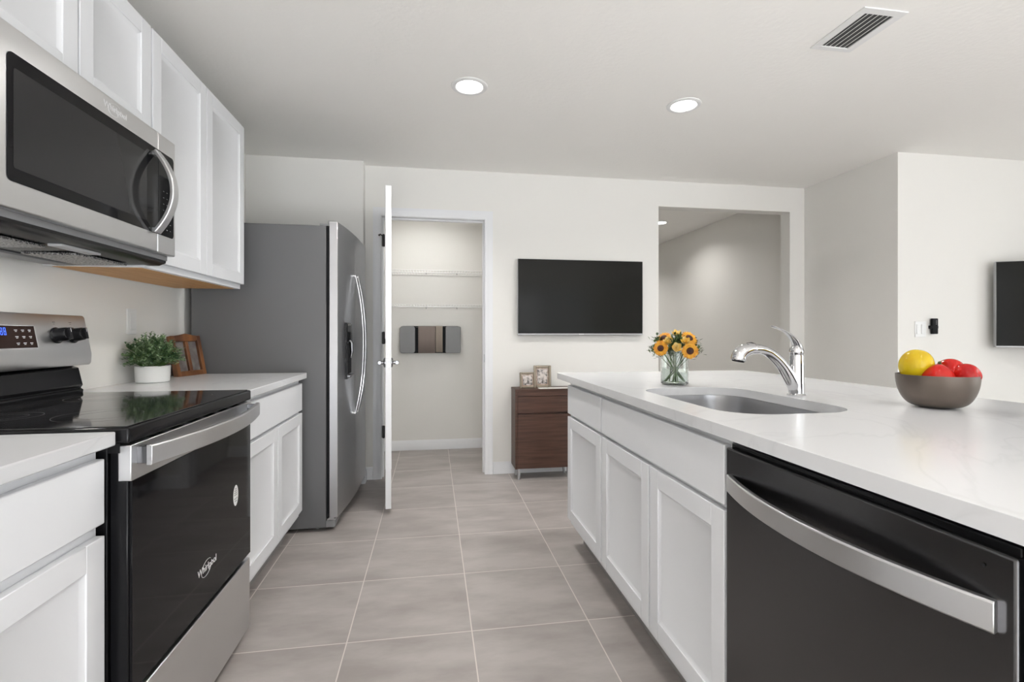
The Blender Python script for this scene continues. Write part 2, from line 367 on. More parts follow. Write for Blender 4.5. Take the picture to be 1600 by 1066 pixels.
# local frame: x along leaf from the hinge, y across thickness (0..DT is pantry-face side towards +X world)
bm = B(); box(bm, 0, DW, 0, DT, 0.034, 2.062); leaf = obj('leaf', bm, 'trim', door, 0.0015, local=True)
bm = B()
for z0, z1 in ((0.25, 0.95), (1.10, 1.90)):
    for y in (-0.003, DT):
        for a, b_, c_, d_ in ((0.12, DW-0.12, z0, z0+0.02), (0.12, DW-0.12, z1-0.02, z1), (0.12, 0.14, z0+0.02, z1-0.02), (DW-0.14, DW-0.12, z0+0.02, z1-0.02)):
            box(bm, a, b_, y, y+0.003, c_, d_)
obj('panel_moulding', bm, 'trim', leaf, 0.0008, local=True)
for z in (0.37, 1.10, 1.857):
    bm = B(); box(bm, 0.001, 0.004, -0.027, 0.0, z-0.045, z+0.045); box(bm, 0.001, 0.03, -0.0015, 0.0, z-0.045, z+0.045); cyl(bm, (0.010, -0.014, z-0.048), (0, 0, 1), 0.0085, 0.096, 12)
    if z > 1.8: tube(bm, [(0.010, -0.020, z+0.035), (0.012, -0.038, z+0.046), (0.014, -0.050, z+0.036)], [0.005, 0.006, 0.008], 8)
    obj('hinge', bm, 'bronze', door, local=True, label='dark metal hinge')
KX, KZ = DW-0.065, 0.948
for sgn, y in ((1, DT), (-1, 0)):
    bm = B(); tube(bm, [(KX, y+sgn*a, KZ) for a in (0, 0.006, 0.012)], [0.031, 0.031, 0.022], 24); cyl(bm, (KX, y+sgn*0.010, KZ), (0, sgn, 0), 0.0115, 0.022, 16)
    tube(bm, [(KX+0.012, y+sgn*0.036, KZ), (KX, y+sgn*0.036, KZ), (KX-0.04, y+sgn*0.038, KZ-0.002), (KX-0.10, y+sgn*0.034, KZ)], [0.011, 0.0145, 0.011, 0.009], 14)
    obj('lever_handle', bm, 'nickel', door, local=True, label='satin metal lever handle')
bm = B(); box(bm, DW-0.0005, DW+0.0015, 0.006, DT-0.006, KZ-0.028, KZ+0.028); box(bm, DW, DW+0.010, 0.011, DT-0.011, KZ-0.008, KZ+0.008)
obj('latch', bm, 'nickel', door, local=True)

# unseen windows added for the light (behind and beside the camera)
def window(name, axis, c, a0, a1, z0, z1, bars):
    r = bpy.data.objects.new(name, None); COL.objects.link(r); r['kind'] = 'structure'
    r.location = ((a0+a1)/2, c, z0) if axis == 'y' else (c, (a0+a1)/2, z0)
    bm = B()
    def bb(p0, p1, q0, q1):
        if axis == 'y': box(bm, p0, p1, c-0.03, c+0.03, q0, q1)
        else: box(bm, c-0.03, c+0.03, p0, p1, q0, q1)
    f = 0.06
    bb(a0, a0+f, z0, z1); bb(a1-f, a1, z0, z1); bb(a0+f, a1-f, z0, z0+f); bb(a0+f, a1-f, z1-f, z1)
    for k in range(1, bars+1):
        q = a0+(a1-a0)*k/(bars+1); bb(q-f/2, q+f/2, z0+f, z1-f)
    obj('window_frame', bm, 'trim', r)
    if bars == 0: return
    bm = B()
    if axis == 'y': box(bm, a0+f, a1-f, c-0.004, c+0.004, z0+f, z1-f)
    else: box(bm, c-0.004, c+0.004, a0+f, a1-f, z0+f, z1-f)
    obj('pane', bm, 'glass', r)
window('window_1', 'y', YN-0.06, -0.7, 3.9, 0, 2.32, 0)   # added patio doorway, panes left out to let the sun in
window('window_2', 'x', XE+0.06, -3.1, 0.7, 0.3, 2.3, 2)  # added side window, set far back so the living wall gets less light

# ------------------------------------------------------------------ ceiling fittings
def can_light(x, y, label, power=4, r=0.068, group=None):
    t = thing('recessed_ceiling_light', label, 'ceiling light', (x, y, H), group)
    bm = B(); lathe(bm, [(r, -0.0015), (r+0.004, -0.006), (r+0.014, -0.008), (r+0.027, -0.003), (r+0.028, 0.0)], (x, y, H), 40); obj('trim_ring', bm, 'white', t)
    bm = B(); lathe(bm, [(0, -0.0045), (r*0.7, -0.004), (r+0.003, -0.002)], (x, y, H), 40); obj('diffuser', bm, 'lamp', t, label='glowing white diffuser')
    l = area('can_lamp', (x, y, H-0.012), (0, 0, 0), r*2, r*2, power, (1, 0.98, 0.95), 'DISK')
    l.data.spread = math.radians(140)
can_light(0.190, 2.600, 'round recessed ceiling light above the aisle, left of the two large ones', 9)
can_light(1.417, 2.622, 'round recessed ceiling light above the island, right of the two large ones', 8)
can_light(0.190, 0.35, 'added unseen ceiling light overhead near the camera, above the aisle', 1.5)  # this lamp and the next are added out of view for light
can_light(1.417, 0.35, 'added unseen ceiling light overhead near the camera, above the island', 1.5)
can_light(2.64, 5.44, 'small distant ceiling light in the hallway beyond the wall opening', 6)
can_light(2.3, 7.2, 'added unseen ceiling light at the far end of the hallway', 12)  # extra lamp added out of sight to even out the hall wall
can_light(-0.1, 4.30, 'recessed ceiling light inside the pantry', 4.2)
can_light(4.6, 0.6, 'added unseen ceiling light in the living area to the right', 8)  # these last three lamps are added out of view to fill the room
can_light(4.6, -2.0, 'added unseen ceiling light in the rear living area', 8)
can_light(0.8, -2.0, 'added unseen ceiling light behind the camera', 8)

t = thing('ceiling_vent', 'white rectangular air vent with dark slots in the ceiling', 'vent', (1.80, 1.857, H))
bm = B()
vx0, vx1, vy0, vy1 = 1.700, 1.905, 1.712, 2.000; gx0, gx1, gy0, gy1 = 1.735, 1.868, 1.745, 1.975; zz = H-0.006
for a in ((vx0, vx1, vy0, gy0), (vx0, vx1, gy1, vy1), (vx0, gx0, gy0, gy1), (gx1, vx1, gy0, gy1)): box(bm, *a, zz, H-0.0002)
obj('frame', bm, 'white', t, 0.0015)
bxo('slot_shade', (gx0, gx1, gy0, gy1, H-0.001, H-0.0002), 'dgrey', t)  # dark sheet stands in for the shade inside the vent slots
for k in range(5):
    x = gx0+0.018+k*(gx1-gx0-0.036)/4; bm = B()
    prism(bm, [(x-0.0010, H-0.0012), (x+0.0010, H-0.0012), (x+0.0012, H-0.0030), (x-0.0005, H-0.0030)], 'y', gy0, gy1)
    obj('louver', bm, 'white', t, smooth=False)

# ------------------------------------------------------------------ cabinets
def shaker(bm, xf, sgn, y0, y1, z0, z1, th=0.020, rail=0.058, rec=0.009):
    """door slab: outer face at xf, body extends away from the aisle (sgn=+1: away is +x)"""
    xb = xf + sgn*th; xr = xf + sgn*rec
    def bb(xa, xb_, *r): box(bm, min(xa, xb_), max(xa, xb_), *r)
    bb(xf, xb, y0, y0+rail, z0, z1); bb(xf, xb, y1-rail, y1, z0, z1)
    bb(xf, xb, y0+rail, y1-rail, z0, z0+rail); bb(xf, xb, y0+rail, y1-rail, z1-rail, z1)
    # chamfered step and recessed field
    s = 0.010
    o = [(y0+rail, z0+rail), (y1-rail, z0+rail), (y1-rail, z1-rail), (y0+rail, z1-rail)]
    i_ = [(y0+rail+s, z0+rail+s), (y1-rail-s, z0+rail+s), (y1-rail-s, z1-rail-s), (y0+rail+s, z1-rail-s)]
    xs = xf + sgn*0.003
    O = [bm.verts.new((xs, *p)) for p in o]; I = [bm.verts.new((xr, *p)) for p in i_]
    for k in range(4): bm.faces.new((O[k], O[(k+1)%4], I[(k+1)%4], I[k]))
    bm.faces.new(I)
def make_cabinet(name, label, sgn, xf, y0, y1, z0, z1, xback, doors, drawers, toe=None, group=None, under=None, hollow=False):
    xc = (xf+xback)/2
    t = thing(name, label, 'cabinet', (xc, (y0+y1)/2, 0 if toe else z0), group)
    fx = xf + sgn*0.021                      # face-frame plane
    a, b_ = min(fx, xback), max(fx, xback)
    if hollow:
        bm = B(); w_ = 0.018
        box(bm, a, b_, y0, y0+w_, z0, z1); box(bm, a, b_, y1-w_, y1, z0, z1); box(bm, a, b_, y0+w_, y1-w_, z0, z0+w_)
        box(bm, fx, fx+w_, y0+w_, y1-w_, z0+w_, z1); box(bm, b_-w_, b_, y0+w_, y1-w_, z0+w_, z1)
        obj('body', bm, 'cab', t)
    else: bxo('body', (a, b_, y0, y1, z0, z1), 'cab', t, 0.001)
    if toe:
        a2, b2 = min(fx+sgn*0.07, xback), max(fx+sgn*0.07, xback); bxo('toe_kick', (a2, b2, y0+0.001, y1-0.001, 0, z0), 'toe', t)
    for d in drawers:
        bm = B(); box(bm, min(xf, xf+sgn*0.02), max(xf, xf+sgn*0.02), *d); obj('drawer_front', bm, 'cab', t, 0.0025)
    for d in doors:
        bm = B(); shaker(bm, xf, sgn, *d); obj('door', bm, 'cab', t, 0.0018)
    if under:
        bxo('underside', under, 'maple', t, label='honey-coloured bare wood underside')
    return t
XF = -0.718
# far base unit between range and fridge, near base unit at the left edge
make_cabinet('base_cabinet', 'white base cabinet with one drawer and two doors between range and fridge', -1, XF, 2.008, 2.893, 0.115, 0.882, WL+0.003,
             [(2.016, 2.450, 0.150, 0.693), (2.458, 2.885, 0.150, 0.693)], [(2.016, 2.885, 0.708, 0.858)], toe=True)
make_cabinet('base_cabinet', 'white base cabinet at the left edge in front of the range', -1, XF, 0.46, 1.2245, 0.115, 0.882, WL+0.003,
             [(0.468, 0.838, 0.150, 0.686), (0.846, 1.219, 0.150, 0.686)], [(0.468, 1.219, 0.713, 0.856)], toe=True)
def worktop(name, label, x0, x1, y0, y1, z0=0.8825, z1=0.914, bev=0.003):
    o = bxo(name, (x0, x1, y0, y1, z0, z1), 'quartz', None, bev); tag(o, label, 'worktop'); return recentre(o)
worktop('worktop', 'white quartz worktop beside the fridge carrying the potted plant', WL+0.002, -0.700, 2.006, 2.912)
worktop('worktop', 'short white quartz worktop at the left edge in front of the range', WL+0.002, -0.700, 0.45, 1.2265)

XU = -1.000
make_cabinet('wall_cabinet', 'white two-door wall cabinet beside the fridge, right of the microwave', -1, XU, 1.955, 2.835, 1.372, 2.243, WL+0.003,
             [(1.962, 2.388, 1.396, 2.238), (2.394, 2.832, 1.396, 2.238)], [],
             under=(WL+0.02, XU-0.045, 1.975, 2.815, 1.3705, 1.3722))
make_cabinet('wall_cabinet', 'short white two-door wall cabinet above the microwave', -1, XU, 1.215, 1.953, 1.835, 2.243, WL+0.003,
             [(1.220, 1.582, 1.842, 2.238), (1.590, 1.950, 1.842, 2.238)], [])

# island
XI = 0.711
make_cabinet('island_cabinet', 'white island sink cabinet with two doors under a wide false drawer front', 1, XI, 1.112, 2.020, 0.115, 0.8815, 1.34,
             [(1.118, 1.540, 0.150, 0.693), (1.552, 2.012, 0.150, 0.693)], [(1.118, 2.012, 0.708, 0.858)], toe=True, hollow=True)
make_cabinet('island_cabinet', 'narrow white island cabinet at the far end, beside the brown cabinet', 1, XI, 2.023, 2.560, 0.115, 0.8815, 1.34,
             [(2.030, 2.548, 0.150, 0.693)], [(2.030, 2.548, 0.708, 0.858)], toe=True)
o = bxo('island_back_panel', (1.345, 1.365, 0.44, 2.56, 0.0, 0.8815), 'cab', None, 0.002); tag(recentre(o), 'white panel closing the back of the island', 'panel')
o = bxo('island_end_panel', (0.716, 1.342, 0.44, 0.488, 0.0, 0.8815), 'cab', None, 0.002); tag(recentre(o), 'white end panel at the near side of the dishwasher', 'panel')

SX0, SX1, SY0, SY1, SR = 0.800, 1.212, 1.205, 1.865, 0.125
def island_top():
    bm = B(); z1 = 0.914; z0 = 0.882
    outer = rrect(0.687, 1.838, 0.40, 2.690, 0.012, 4); inner = rrect(SX0, SX1, SY0, SY1, SR, 10)
    eds = []
    for loop in (outer, inner):
        vs_ = [bm.verts.new((x, y, z1)) for x, y in loop]
        eds += [bm.edges.new((vs_[i], vs_[(i+1) % len(vs_)])) for i in range(len(vs_))]
    bmesh.ops.triangle_fill(bm, edges=eds, use_beauty=True)
    r = bmesh.ops.extrude_face_region(bm, geom=bm.faces[:])
    bmesh.ops.translate(bm, verts=[g for g in r['geom'] if isinstance(g, bmesh.types.BMVert)], vec=(0, 0, z0-z1))
    o = obj('island_worktop', bm, 'quartz', None, 0.0025, ang=30)
    return tag(recentre(o), 'long white quartz island worktop with a sink cut-out', 'worktop')
island_top()
# undermount sink
t = thing('sink', 'stainless undermount sink let into the island worktop', 'sink', ((SX0+SX1)/2, (SY0+SY1)/2, 0.68))
bm = B(); rings = []
for ins, z in ((-0.018, 0.8812), (0.002, 0.8812), (0.004, 0.86), (0.010, 0.74), (0.020, 0.705), (0.045, 0.690), (0.16, 0.686)):
    r = max(SR-ins, 0.02); rings.append([bm.verts.new((x, y, z)) for x, y in rrect(SX0+ins, SX1-ins, SY0+ins, SY1-ins, min(r, (SX1-SX0)/2-ins-0.001), 10)])
for a, b_ in zip(rings, rings[1:]):
    for k in range(len(a)): bm.faces.new((a[k], a[(k+1)%len(a)], b_[(k+1)%len(a)], b_[k]))
bm.faces.new(rings[-1])
s = obj('basin', bm, 'sink', t); md = s.modifiers.new('solid', 'SOLIDIFY'); md.thickness = 0.0012; md.offset = 0
bm = B(); lathe(bm, [(0, 0.004), (0.02, 0.003), (0.024, 0.006), (0.042, 0.006), (0.046, 0.001)], ((SX0+SX1)/2, 1.55, 0.687)); obj('drain', bm, 'chrome', t)

# ------------------------------------------------------------------ dishwasher
DY0, DY1 = 0.498, 1.106
t = thing('dishwasher', 'black stainless dishwasher with a bowed silver handle in the island', 'dishwasher', (1.0, 0.80, 0))
bxo('tub', (0.745, 1.33, DY0-0.003, DY1+0.003, 0.10, 0.868), 'blackm', t)
bxo('control_strip', (0.722, 0.760, DY0+0.004, DY1-0.004, 0.835, 0.866), 'black', t, 0.002)
bxo('door', (0.709, 0.743, DY0, DY1, 0.118, 0.855), 'dsteel', t, 0.004, 3)
bxo('toe_panel', (0.79, 0.80, DY0, DY1, 0.0, 0.10), 'blackm', t)
def bow(bm, p0, p1, out, depth, hw, th, n=24, flat_end=0.0, power=2.0):
    """bowed strap handle from p0 to p1; out = bow direction; hw half width; th thickness"""
    p0, p1, out = Vector(p0), Vector(p1), Vector(out).normalized()
    d = (p1-p0).normalized(); side = d.cross(out).normalized(); rows = []
    for i in range(n+1):
        s_ = i/n; k = 1-abs(2*s_-1)**power
        c = p0.lerp(p1, s_) + out*depth*k
        dk = -power*abs(2*s_-1)**(power-1)*math.copysign(1, 2*s_-1)*2
        tan = ((p1-p0) + out*depth*dk).normalized(); nr = tan.cross(side).normalized()
        if nr.dot(out) < 0: nr = -nr
        rows.append([bm.verts.new(c + side*a*hw + nr*b_*th/2) for a, b_ in ((-1, -1), (1, -1), (1, 0.6), (0.85, 1), (-0.85, 1), (-1, 0.6))])
    for a, b_ in zip(rows, rows[1:]):
        for k in range(6): bm.faces.new((a[k], a[(k+1)%6], b_[(k+1)%6], b_[k]))
    bm.faces.new(rows[0]); bm.faces.new(rows[-1][::-1])
bm = B(); bow(bm, (0.7045, 0.518, 0.773), (0.7045, 1.088, 0.773), (-1, 0, 0), 0.049, 0.021, 0.012, 32)
obj('handle', bm, 'steel', t, 0.001, label='bowed silver handle')
bm = B(); cyl(bm, (0.7085, 0.535, 0.832), (-1, 0, 0), 0.0022, 0.0008, 12); obj('indicator', bm, 'black', t)

# ------------------------------------------------------------------ range
RY0, RY1 = 1.236, 1.992
t = thing('electric_range', 'stainless and black electric range with a glass cooktop and oven', 'range', (-1.0, 1.614, 0))
bxo('body', (-1.315, -0.725, RY0+0.003, RY1-0.003, 0.03, 0.884), 'black', t, 0.002)
for x in (-1.25, -0.80):
    for y in (RY0+0.05, RY1-0.05): bm = B(); cyl(bm, (x, y, 0), (0, 0, 1), 0.018, 0.03, 12); obj('levelling_foot', bm, 'blackm', t)
bm = B(); box(bm, -1.31, -0.679, RY0, RY1, 0.884, 0.9195); obj('cooktop_frame', bm, 'black', t, 0.005, 3)
ck = bxo('cooktop', (-1.232, -0.688, RY0+0.010, RY1-0.010, 0.9195, 0.9225), 'ceran', t, 0.001, label='black ceramic glass cooktop')
def burner(bm, x, y, r, z):
    for rr in (r, r*0.62):
        a = [bm.verts.new((x+rr*math.cos(2*PI*k/48), y+rr*math.sin(2*PI*k/48), z)) for k in range(48)]
        b_ = [bm.verts.new((x+(rr-0.0012)*math.cos(2*PI*k/48), y+(rr-0.0012)*math.sin(2*PI*k/48), z)) for k in range(48)]
        for k in range(48): bm.faces.new((a[k], a[(k+1)%48], b_[(k+1)%48], b_[k]))
for x, y, r in ((-0.83, 1.43, 0.115), (-0.83, 1.81, 0.085), (-1.07, 1.43, 0.075), (-1.07, 1.81, 0.10)):
    bm = B(); burner(bm, x, y, r, 0.9227); obj('burner_ring', bm, 'dgrey', ck, smooth=False)
# vent trim between cooktop and door
bm = B(); box(bm, -0.725, -0.700, RY0+0.004, RY1-0.004, 0.862, 0.886); obj('vent_trim', bm, 'blackm', t)
# oven door
d = bxo('oven_door', (-0.722, -0.684, RY0+0.006, RY1-0.006, 0.308, 0.878), 'black', t, 0.003)
bxo('door_top_band', (-0.705, -0.677, RY0+0.005, RY1-0.005, 0.797, 0.879), 'steel', d, 0.002, label='brushed steel band')
for k in range(6):
    y = RY0+0.10+k*0.10; bm = B(); box(bm, -0.700, -0.682, y, y+0.06, 0.8788, 0.8796); obj('vent_slot', bm, 'blackm', d)
bxo('door_glass', (-0.684, -0.678, RY0+0.010, RY1-0.010, 0.312, 0.796), 'glass_black', d, 0.001, label='glossy black glass')
bm = B(); bow(bm, (-0.648, RY0+0.020, 0.852), (-0.648, RY1-0.020, 0.852), (1, 0, 0), 0.045, 0.0235, 0.014, 28)
obj('handle', bm, 'steel', d, 0.001, label='bowed silver handle')
for y in (RY0+0.026, RY1-0.046): bxo('handle_mount', (-0.680, -0.650, y, y+0.020, 0.832, 0.872), 'dsteel', d, 0.001, label='dark handle mount')  # mount colour darkened to stand for the shaded recess behind the strap
bm = B()
c0 = Vector((-0.6775, 1.842, 0.570)); ring = [bm.verts.new(c0+Vector((0, 0.022*math.cos(2*PI*k/32), 0.036*math.sin(2*PI*k/32)))) for k in range(32)]
bm.faces.new(ring); obj('sticker', bm, 'white', d, smooth=False, label='oval white sticker')
bm = B()
for z, wd in ((0.592, 0.012), (0.585, 0.020), (0.578, 0.024), (0.571, 0.026), (0.558, 0.028), (0.550, 0.020)): box(bm, -0.6775, -0.6771, 1.842-wd/2, 1.842+wd/2, z, z+0.0022)
obj('sticker_print', bm, 'dmark', d, smooth=False)
text('Whirlpool', 0.030, 'mark', d, mtx((-0.6775, 1.625, 0.425), (0, 1, 0), (0, 0, 1)), 'brand_lettering', ring=True)
bxo('storage_drawer', (-0.722, -0.681, RY0+0.006, RY1-0.006, 0.032, 0.292), 'steel', t, 0.003)
# backguard
bm = B(); prism(bm, [(-1.318, 0.919), (-1.236, 0.919), (-1.234, 0.934), (-1.243, 0.940), (-1.236, 0.950), (-1.250, 1.012), (-1.268, 1.018), (-1.268, 1.04), (-1.318, 1.04)], 'y', RY0+0.010, RY1-0.010)
bg = obj('backguard', bm, 'black', t, 0.003)
bm = B(); prism(bm, [(-1.318, 1.030), (-1.222, 1.022), (-1.216, 1.030), (-1.214, 1.060), (-1.238, 1.190), (-1.244, 1.197), (-1.318, 1.197)], 'y', RY0, RY1)
cp = obj('control_panel', bm, 'steel', t, 0.003, label='brushed steel control panel')
pn = Vector((0.130, 0, 0.024)).normalized(); pu = Vector((-0.024, 0, 0.130)).normalized()    # panel normal and up
pc = lambda y, v, off=0.0: Vector((-1.226, y, 1.125)) + pu*v + pn*off
def quad_panel(name, y0, y1, v0, v1, off, th, m, parent, bev=0.0, **k):
    bm = B(); ps = [pc(y, v, o_) for o_ in (off, off+th) for y, v in ((y0, v0), (y1, v0), (y1, v1), (y0, v1))]
    v = [bm.verts.new(p) for p in ps]
    for f in ((0,3,2,1),(4,5,6,7),(0,1,5,4),(1,2,6,5),(2,3,7,6),(3,0,4,7)): bm.faces.new([v[i] for i in f])
    return obj(name, bm, m, parent, bev, **k)
M['disp'] = mat('brown black display', (0.018, 0.010, 0.008), 0.2, Specular_IOR_Level=0.1)
quad_panel('display_rim', 1.478, 1.754, -0.038, 0.034, 0.0, 0.0008, 'lightgrey', cp)
quad_panel('display', 1.480, 1.751, -0.036, 0.032, 0.0, 0.0018, 'disp', cp)
bm = B()
def pbox(bm, y0, y1, v0, v1, off, th):
    ps = [pc(y, v, o_) for o_ in (off, off+th) for y, v in ((y0, v0), (y1, v0), (y1, v1), (y0, v1))]
    v = [bm.verts.new(p) for p in ps]
    for f in ((0,3,2,1),(4,5,6,7),(0,1,5,4),(1,2,6,5),(2,3,7,6),(3,0,4,7)): bm.faces.new([v[i] for i in f])
for y in (1.675, 1.70, 1.725):
    for v in (0.018, -0.002, -0.022): pbox(bm, y, y+0.011, v, v+0.0015, 0.0018, 0.0003); pbox(bm, y+0.002, y+0.009, v-0.004, v-0.0028, 0.0018, 0.0003)
obj('button_marks', bm, 'mark', cp, smooth=False); bm = B()
for y in (1.50, 1.525, 1.55):
    for v in (0.018, -0.002, -0.022): pbox(bm, y, y+0.011, v, v+0.0015, 0.0018, 0.0003)
obj('button_marks', bm, 'mark', cp, smooth=False)
bm = B()
for y in (1.598, 1.610, 1.626, 1.638):
    for a in ((y, y+0.0075, 0.014, 0.0155), (y, y+0.0075, 0.004, 0.0055), (y, y+0.0075, 0.024, 0.0255), (y, y+0.0015, 0.004, 0.0255), (y+0.006, y+0.0075, 0.004, 0.0255)): pbox(bm, *a, 0.0018, 0.0003)
obj('clock_digits', bm, 'blue', cp, smooth=False, label='glowing blue digits')
for y in (1.335, 1.405, 1.838, 1.912):
    bm = B(); c0 = pc(y, 0.002)
    tube(bm, [c0, c0+pn*0.004, c0+pn*0.006, c0+pn*0.034, c0+pn*0.038], [0.027, 0.027, 0.0235, 0.0215, 0.019], 28)
    # grip bar across the face
    a = [c0+pn*o_+pu*s_*0.019+Vector((0, q, 0))*0.006 for o_ in (0.030, 0.046) for s_, q in ((-1,-1), (-1,1), (1,1), (1,-1))]
    v = [bm.verts.new(p) for p in a]
    for f in ((0,3,2,1),(4,5,6,7),(0,1,5,4),(1,2,6,5),(2,3,7,6),(3,0,4,7)): bm.faces.new([v[i] for i in f])
    k = obj('burner_knob', bm, 'black', t, 0.001)
    bm = B(); q0 = c0+pn*0.0465+pu*0.004; v = [bm.verts.new(q0+pu*a_+Vector((0, b_, 0))) for a_, b_ in ((0, -0.0008), (0, 0.0008), (0.013, 0.0008), (0.013, -0.0008))]; bm.faces.new(v)
    obj('pointer', bm, 'mark', k, smooth=False)
for y in (1.838, 1.912, 1.335, 1.405):
    bm = B(); pbox(bm, y-0.006, y+0.006, 0.046, 0.0475, 0.0004, 0.0003); pbox(bm, y-0.004, y+0.004, 0.040, 0.041, 0.0004, 0.0003)
    obj('printed_mark', bm, 'dmark', cp, smooth=False)

# ------------------------------------------------------------------ microwave
MX, MY0, MY1 = -0.937, 1.238, 1.985
MS = 1.869
t = thing('microwave', 'stainless over-the-range microwave with a bowed handle under the short cabinet', 'microwave', (-1.15, 1.6, 1.385))
bxo('body', (WL+0.004, -0.962, MY0+0.003, MY1-0.003, 1.398, 1.832), 'grey', t, 0.002)
dr = bxo('door', (-0.962, MX, MY0, MS-0.0008, 1.415, 1.830), 'steel', t, 0.004, 3)
def yz_plate(name, x0, x1, y0, y1, z0, z1, r, m, parent, side=None, **k):
    bm = B()
    pts = rrect(y0, y1, z0, z1, r, 6)
    if side == 'left': pts = [(min(p[0], y1), p[1]) for p in pts]
    prism(bm, pts, 'x', x0, x1); return obj(name, bm, m, parent, **k)
def half_round(y0, y1, z0, z1, r, left):
    p = []
    cs = ((y0+r, z1-r, PI/2), (y0+r, z0+r, PI)) if left else ((y1-r, z0+r, 1.5*PI), (y1-r, z1-r, 0))
    if left: p.append((y1, z1))
    else: p.append((y0, z0))
    for cx, cz, a0 in cs:
        for i in range(7): a = a0+PI/2*i/6; p.append((cx+r*math.cos(a), cz+r*math.sin(a)))
    p.append((y1, z0) if left else (y0, z1)); return p
bm = B(); prism(bm, half_round(1.259, MS-0.001, 1.477, 1.768, 0.014, True), 'x', MX-0.001, MX+0.0015); dg = obj('door_glass', bm, 'glass_black', dr, label='glossy black glass')
bm = B(); prism(bm, rrect(1.275, 1.800, 1.508, 1.735, 0.006, 4), 'x', MX+0.0012, MX+0.0019); obj('viewing_window', bm, 'window_dark', dr)
cpn = bxo('control_panel', (-0.962, MX, MS+0.0008, MY1, 1.415, 1.830), 'steel', t, 0.004, 3)
bm = B(); prism(bm, half_round(MS+0.002, 1.970, 1.477, 1.768, 0.014, False), 'x', MX-0.001, MX+0.0015); obj('control_glass', bm, 'glass_black', cpn)
bm = B()
for r_ in range(7):
    for c_ in range(3):
        y = MS+0.030+c_*0.022; z = 1.500+r_*0.022; box(bm, MX+0.0015, MX+0.0018, y, y+0.007, z, z+0.002)
obj('button_marks', bm, 'grey', cpn, smooth=False)
bm = B(); bow(bm, (MX+0.010, 1.842, 1.478), (MX+0.010, 1.842, 1.752), (1, 0, 0), 0.055, 0.018, 0.012, 24)
for z in (1.478, 1.738): box(bm, MX-0.001, MX+0.014, 1.830, 1.854, z, z+0.014)
obj('handle', bm, 'steel', dr, 0.001, label='bowed silver handle')
text('Whirlpool', 0.026, 'mark', dr, mtx((MX+0.0006, 1.640, 1.800), (0, 1, 0), (0, 0, 1)), 'brand_lettering', ring=True)
bm = B(); prism(bm, [(-1.30, 1.398), (-0.975, 1.398), (-0.963, 1.412), (-0.963, 1.390), (-0.985, 1.380), (-1.30, 1.372)], 'y', MY0+0.012, MY1-0.012); ub = obj('underside', bm, 'black', t, label='black vented underside')
for y0, y1 in ((1.30, 1.54), (1.66, 1.90)):
    bxo('grease_filter', (-1.20, -1.05, y0, y1, 1.3685, 1.376), 'mesh', ub, 0.002, label='grey metal mesh filter')
bxo('lamp_cover', (-1.035, -1.0, 1.52, 1.68, 1.372, 1.379), 'lightgrey', ub, 0.001)
area('added_wall_fill', (-1.018, 1.60, 1.366), (0, 0, 0), 0.03, 0.14, 1.6, (1, 0.98, 0.95))  # added lamp that brightens the wall under the cabinets
bxo('rear_tray', (-1.29, -1.22, 1.32, 1.88, 1.366, 1.374), 'grey', ub, 0.002)
bxo('vent_slot', (-0.984, -0.9635, MY0+0.03, MY1-0.03, 1.4115, 1.4140), 'lightgrey', ub)

# ------------------------------------------------------------------ fridge
FY0, FY1, FS = 2.945, 3.800, 3.340
t = thing('refrigerator', 'grey side-by-side refrigerator with tall bowed handles and a dispenser', 'refrigerator', (-0.95, 3.37, 0))
bxo('body', (-1.312, -0.604, FY0, FY1, 0.022, 1.752), 'fside', t, 0.004)
bxo('door_gasket', (-0.604, -0.586, FY0+0.010, FY1-0.010, 0.075, 1.745), 'blackm', t)
fx = lambda y: -0.541 + 0.043*(1-(1-min(1.0, (y-2.945)/0.6))**2)
def fdoor(y0, y1, z0, z1):
    """door with a gently bowed front"""
    f = fx
    n = 12; pts = [(-0.586, y0)]
    pts += [(f(y0+(y1-y0)*i/n), y0+(y1-y0)*i/n) for i in range(n+1)] + [(-0.586, y1)]
    bm = B(); prism(bm, pts, 'z', z0, z1); return bm
fd = []
for y0, y1 in ((FY0+0.001, FS-0.002), (FS+0.002, FY1-0.001)):
    fd.append(obj('door', fdoor(y0, y1, 0.078, 1.776), 'fsteel', t, 0.0025, ang=25))
# the near edge of the freezer door is bright bare steel
bxo('door_edge', (-0.584, -0.5425, FY0-0.0012, FY0+0.001, 0.080, 1.770), 'steel_v', fd[0], label='bright steel door edge')
for d_, y in ((fd[0], FS-0.040), (fd[1], FS+0.040)):
    bm = B(); x0 = fx(y); pts = []; n = 24
    for i in range(n+1):
        s_ = i/n; pts.append((x0+0.010+0.050*(1-abs(2*s_-1)**2.2), y, 0.615+(1.512-0.615)*s_))
    tube(bm, pts, [0.0095 if 1 < i < n-1 else 0.008 for i in range(n+1)], 14, flat=(1.0, 0.8))
    for z in (0.622, 1.505): cyl(bm, (x0-0.004, y, z), (1, 0, 0), 0.008, 0.018, 12)
    obj('handle', bm, 'chrome', d_, label='tall bowed chrome handle')
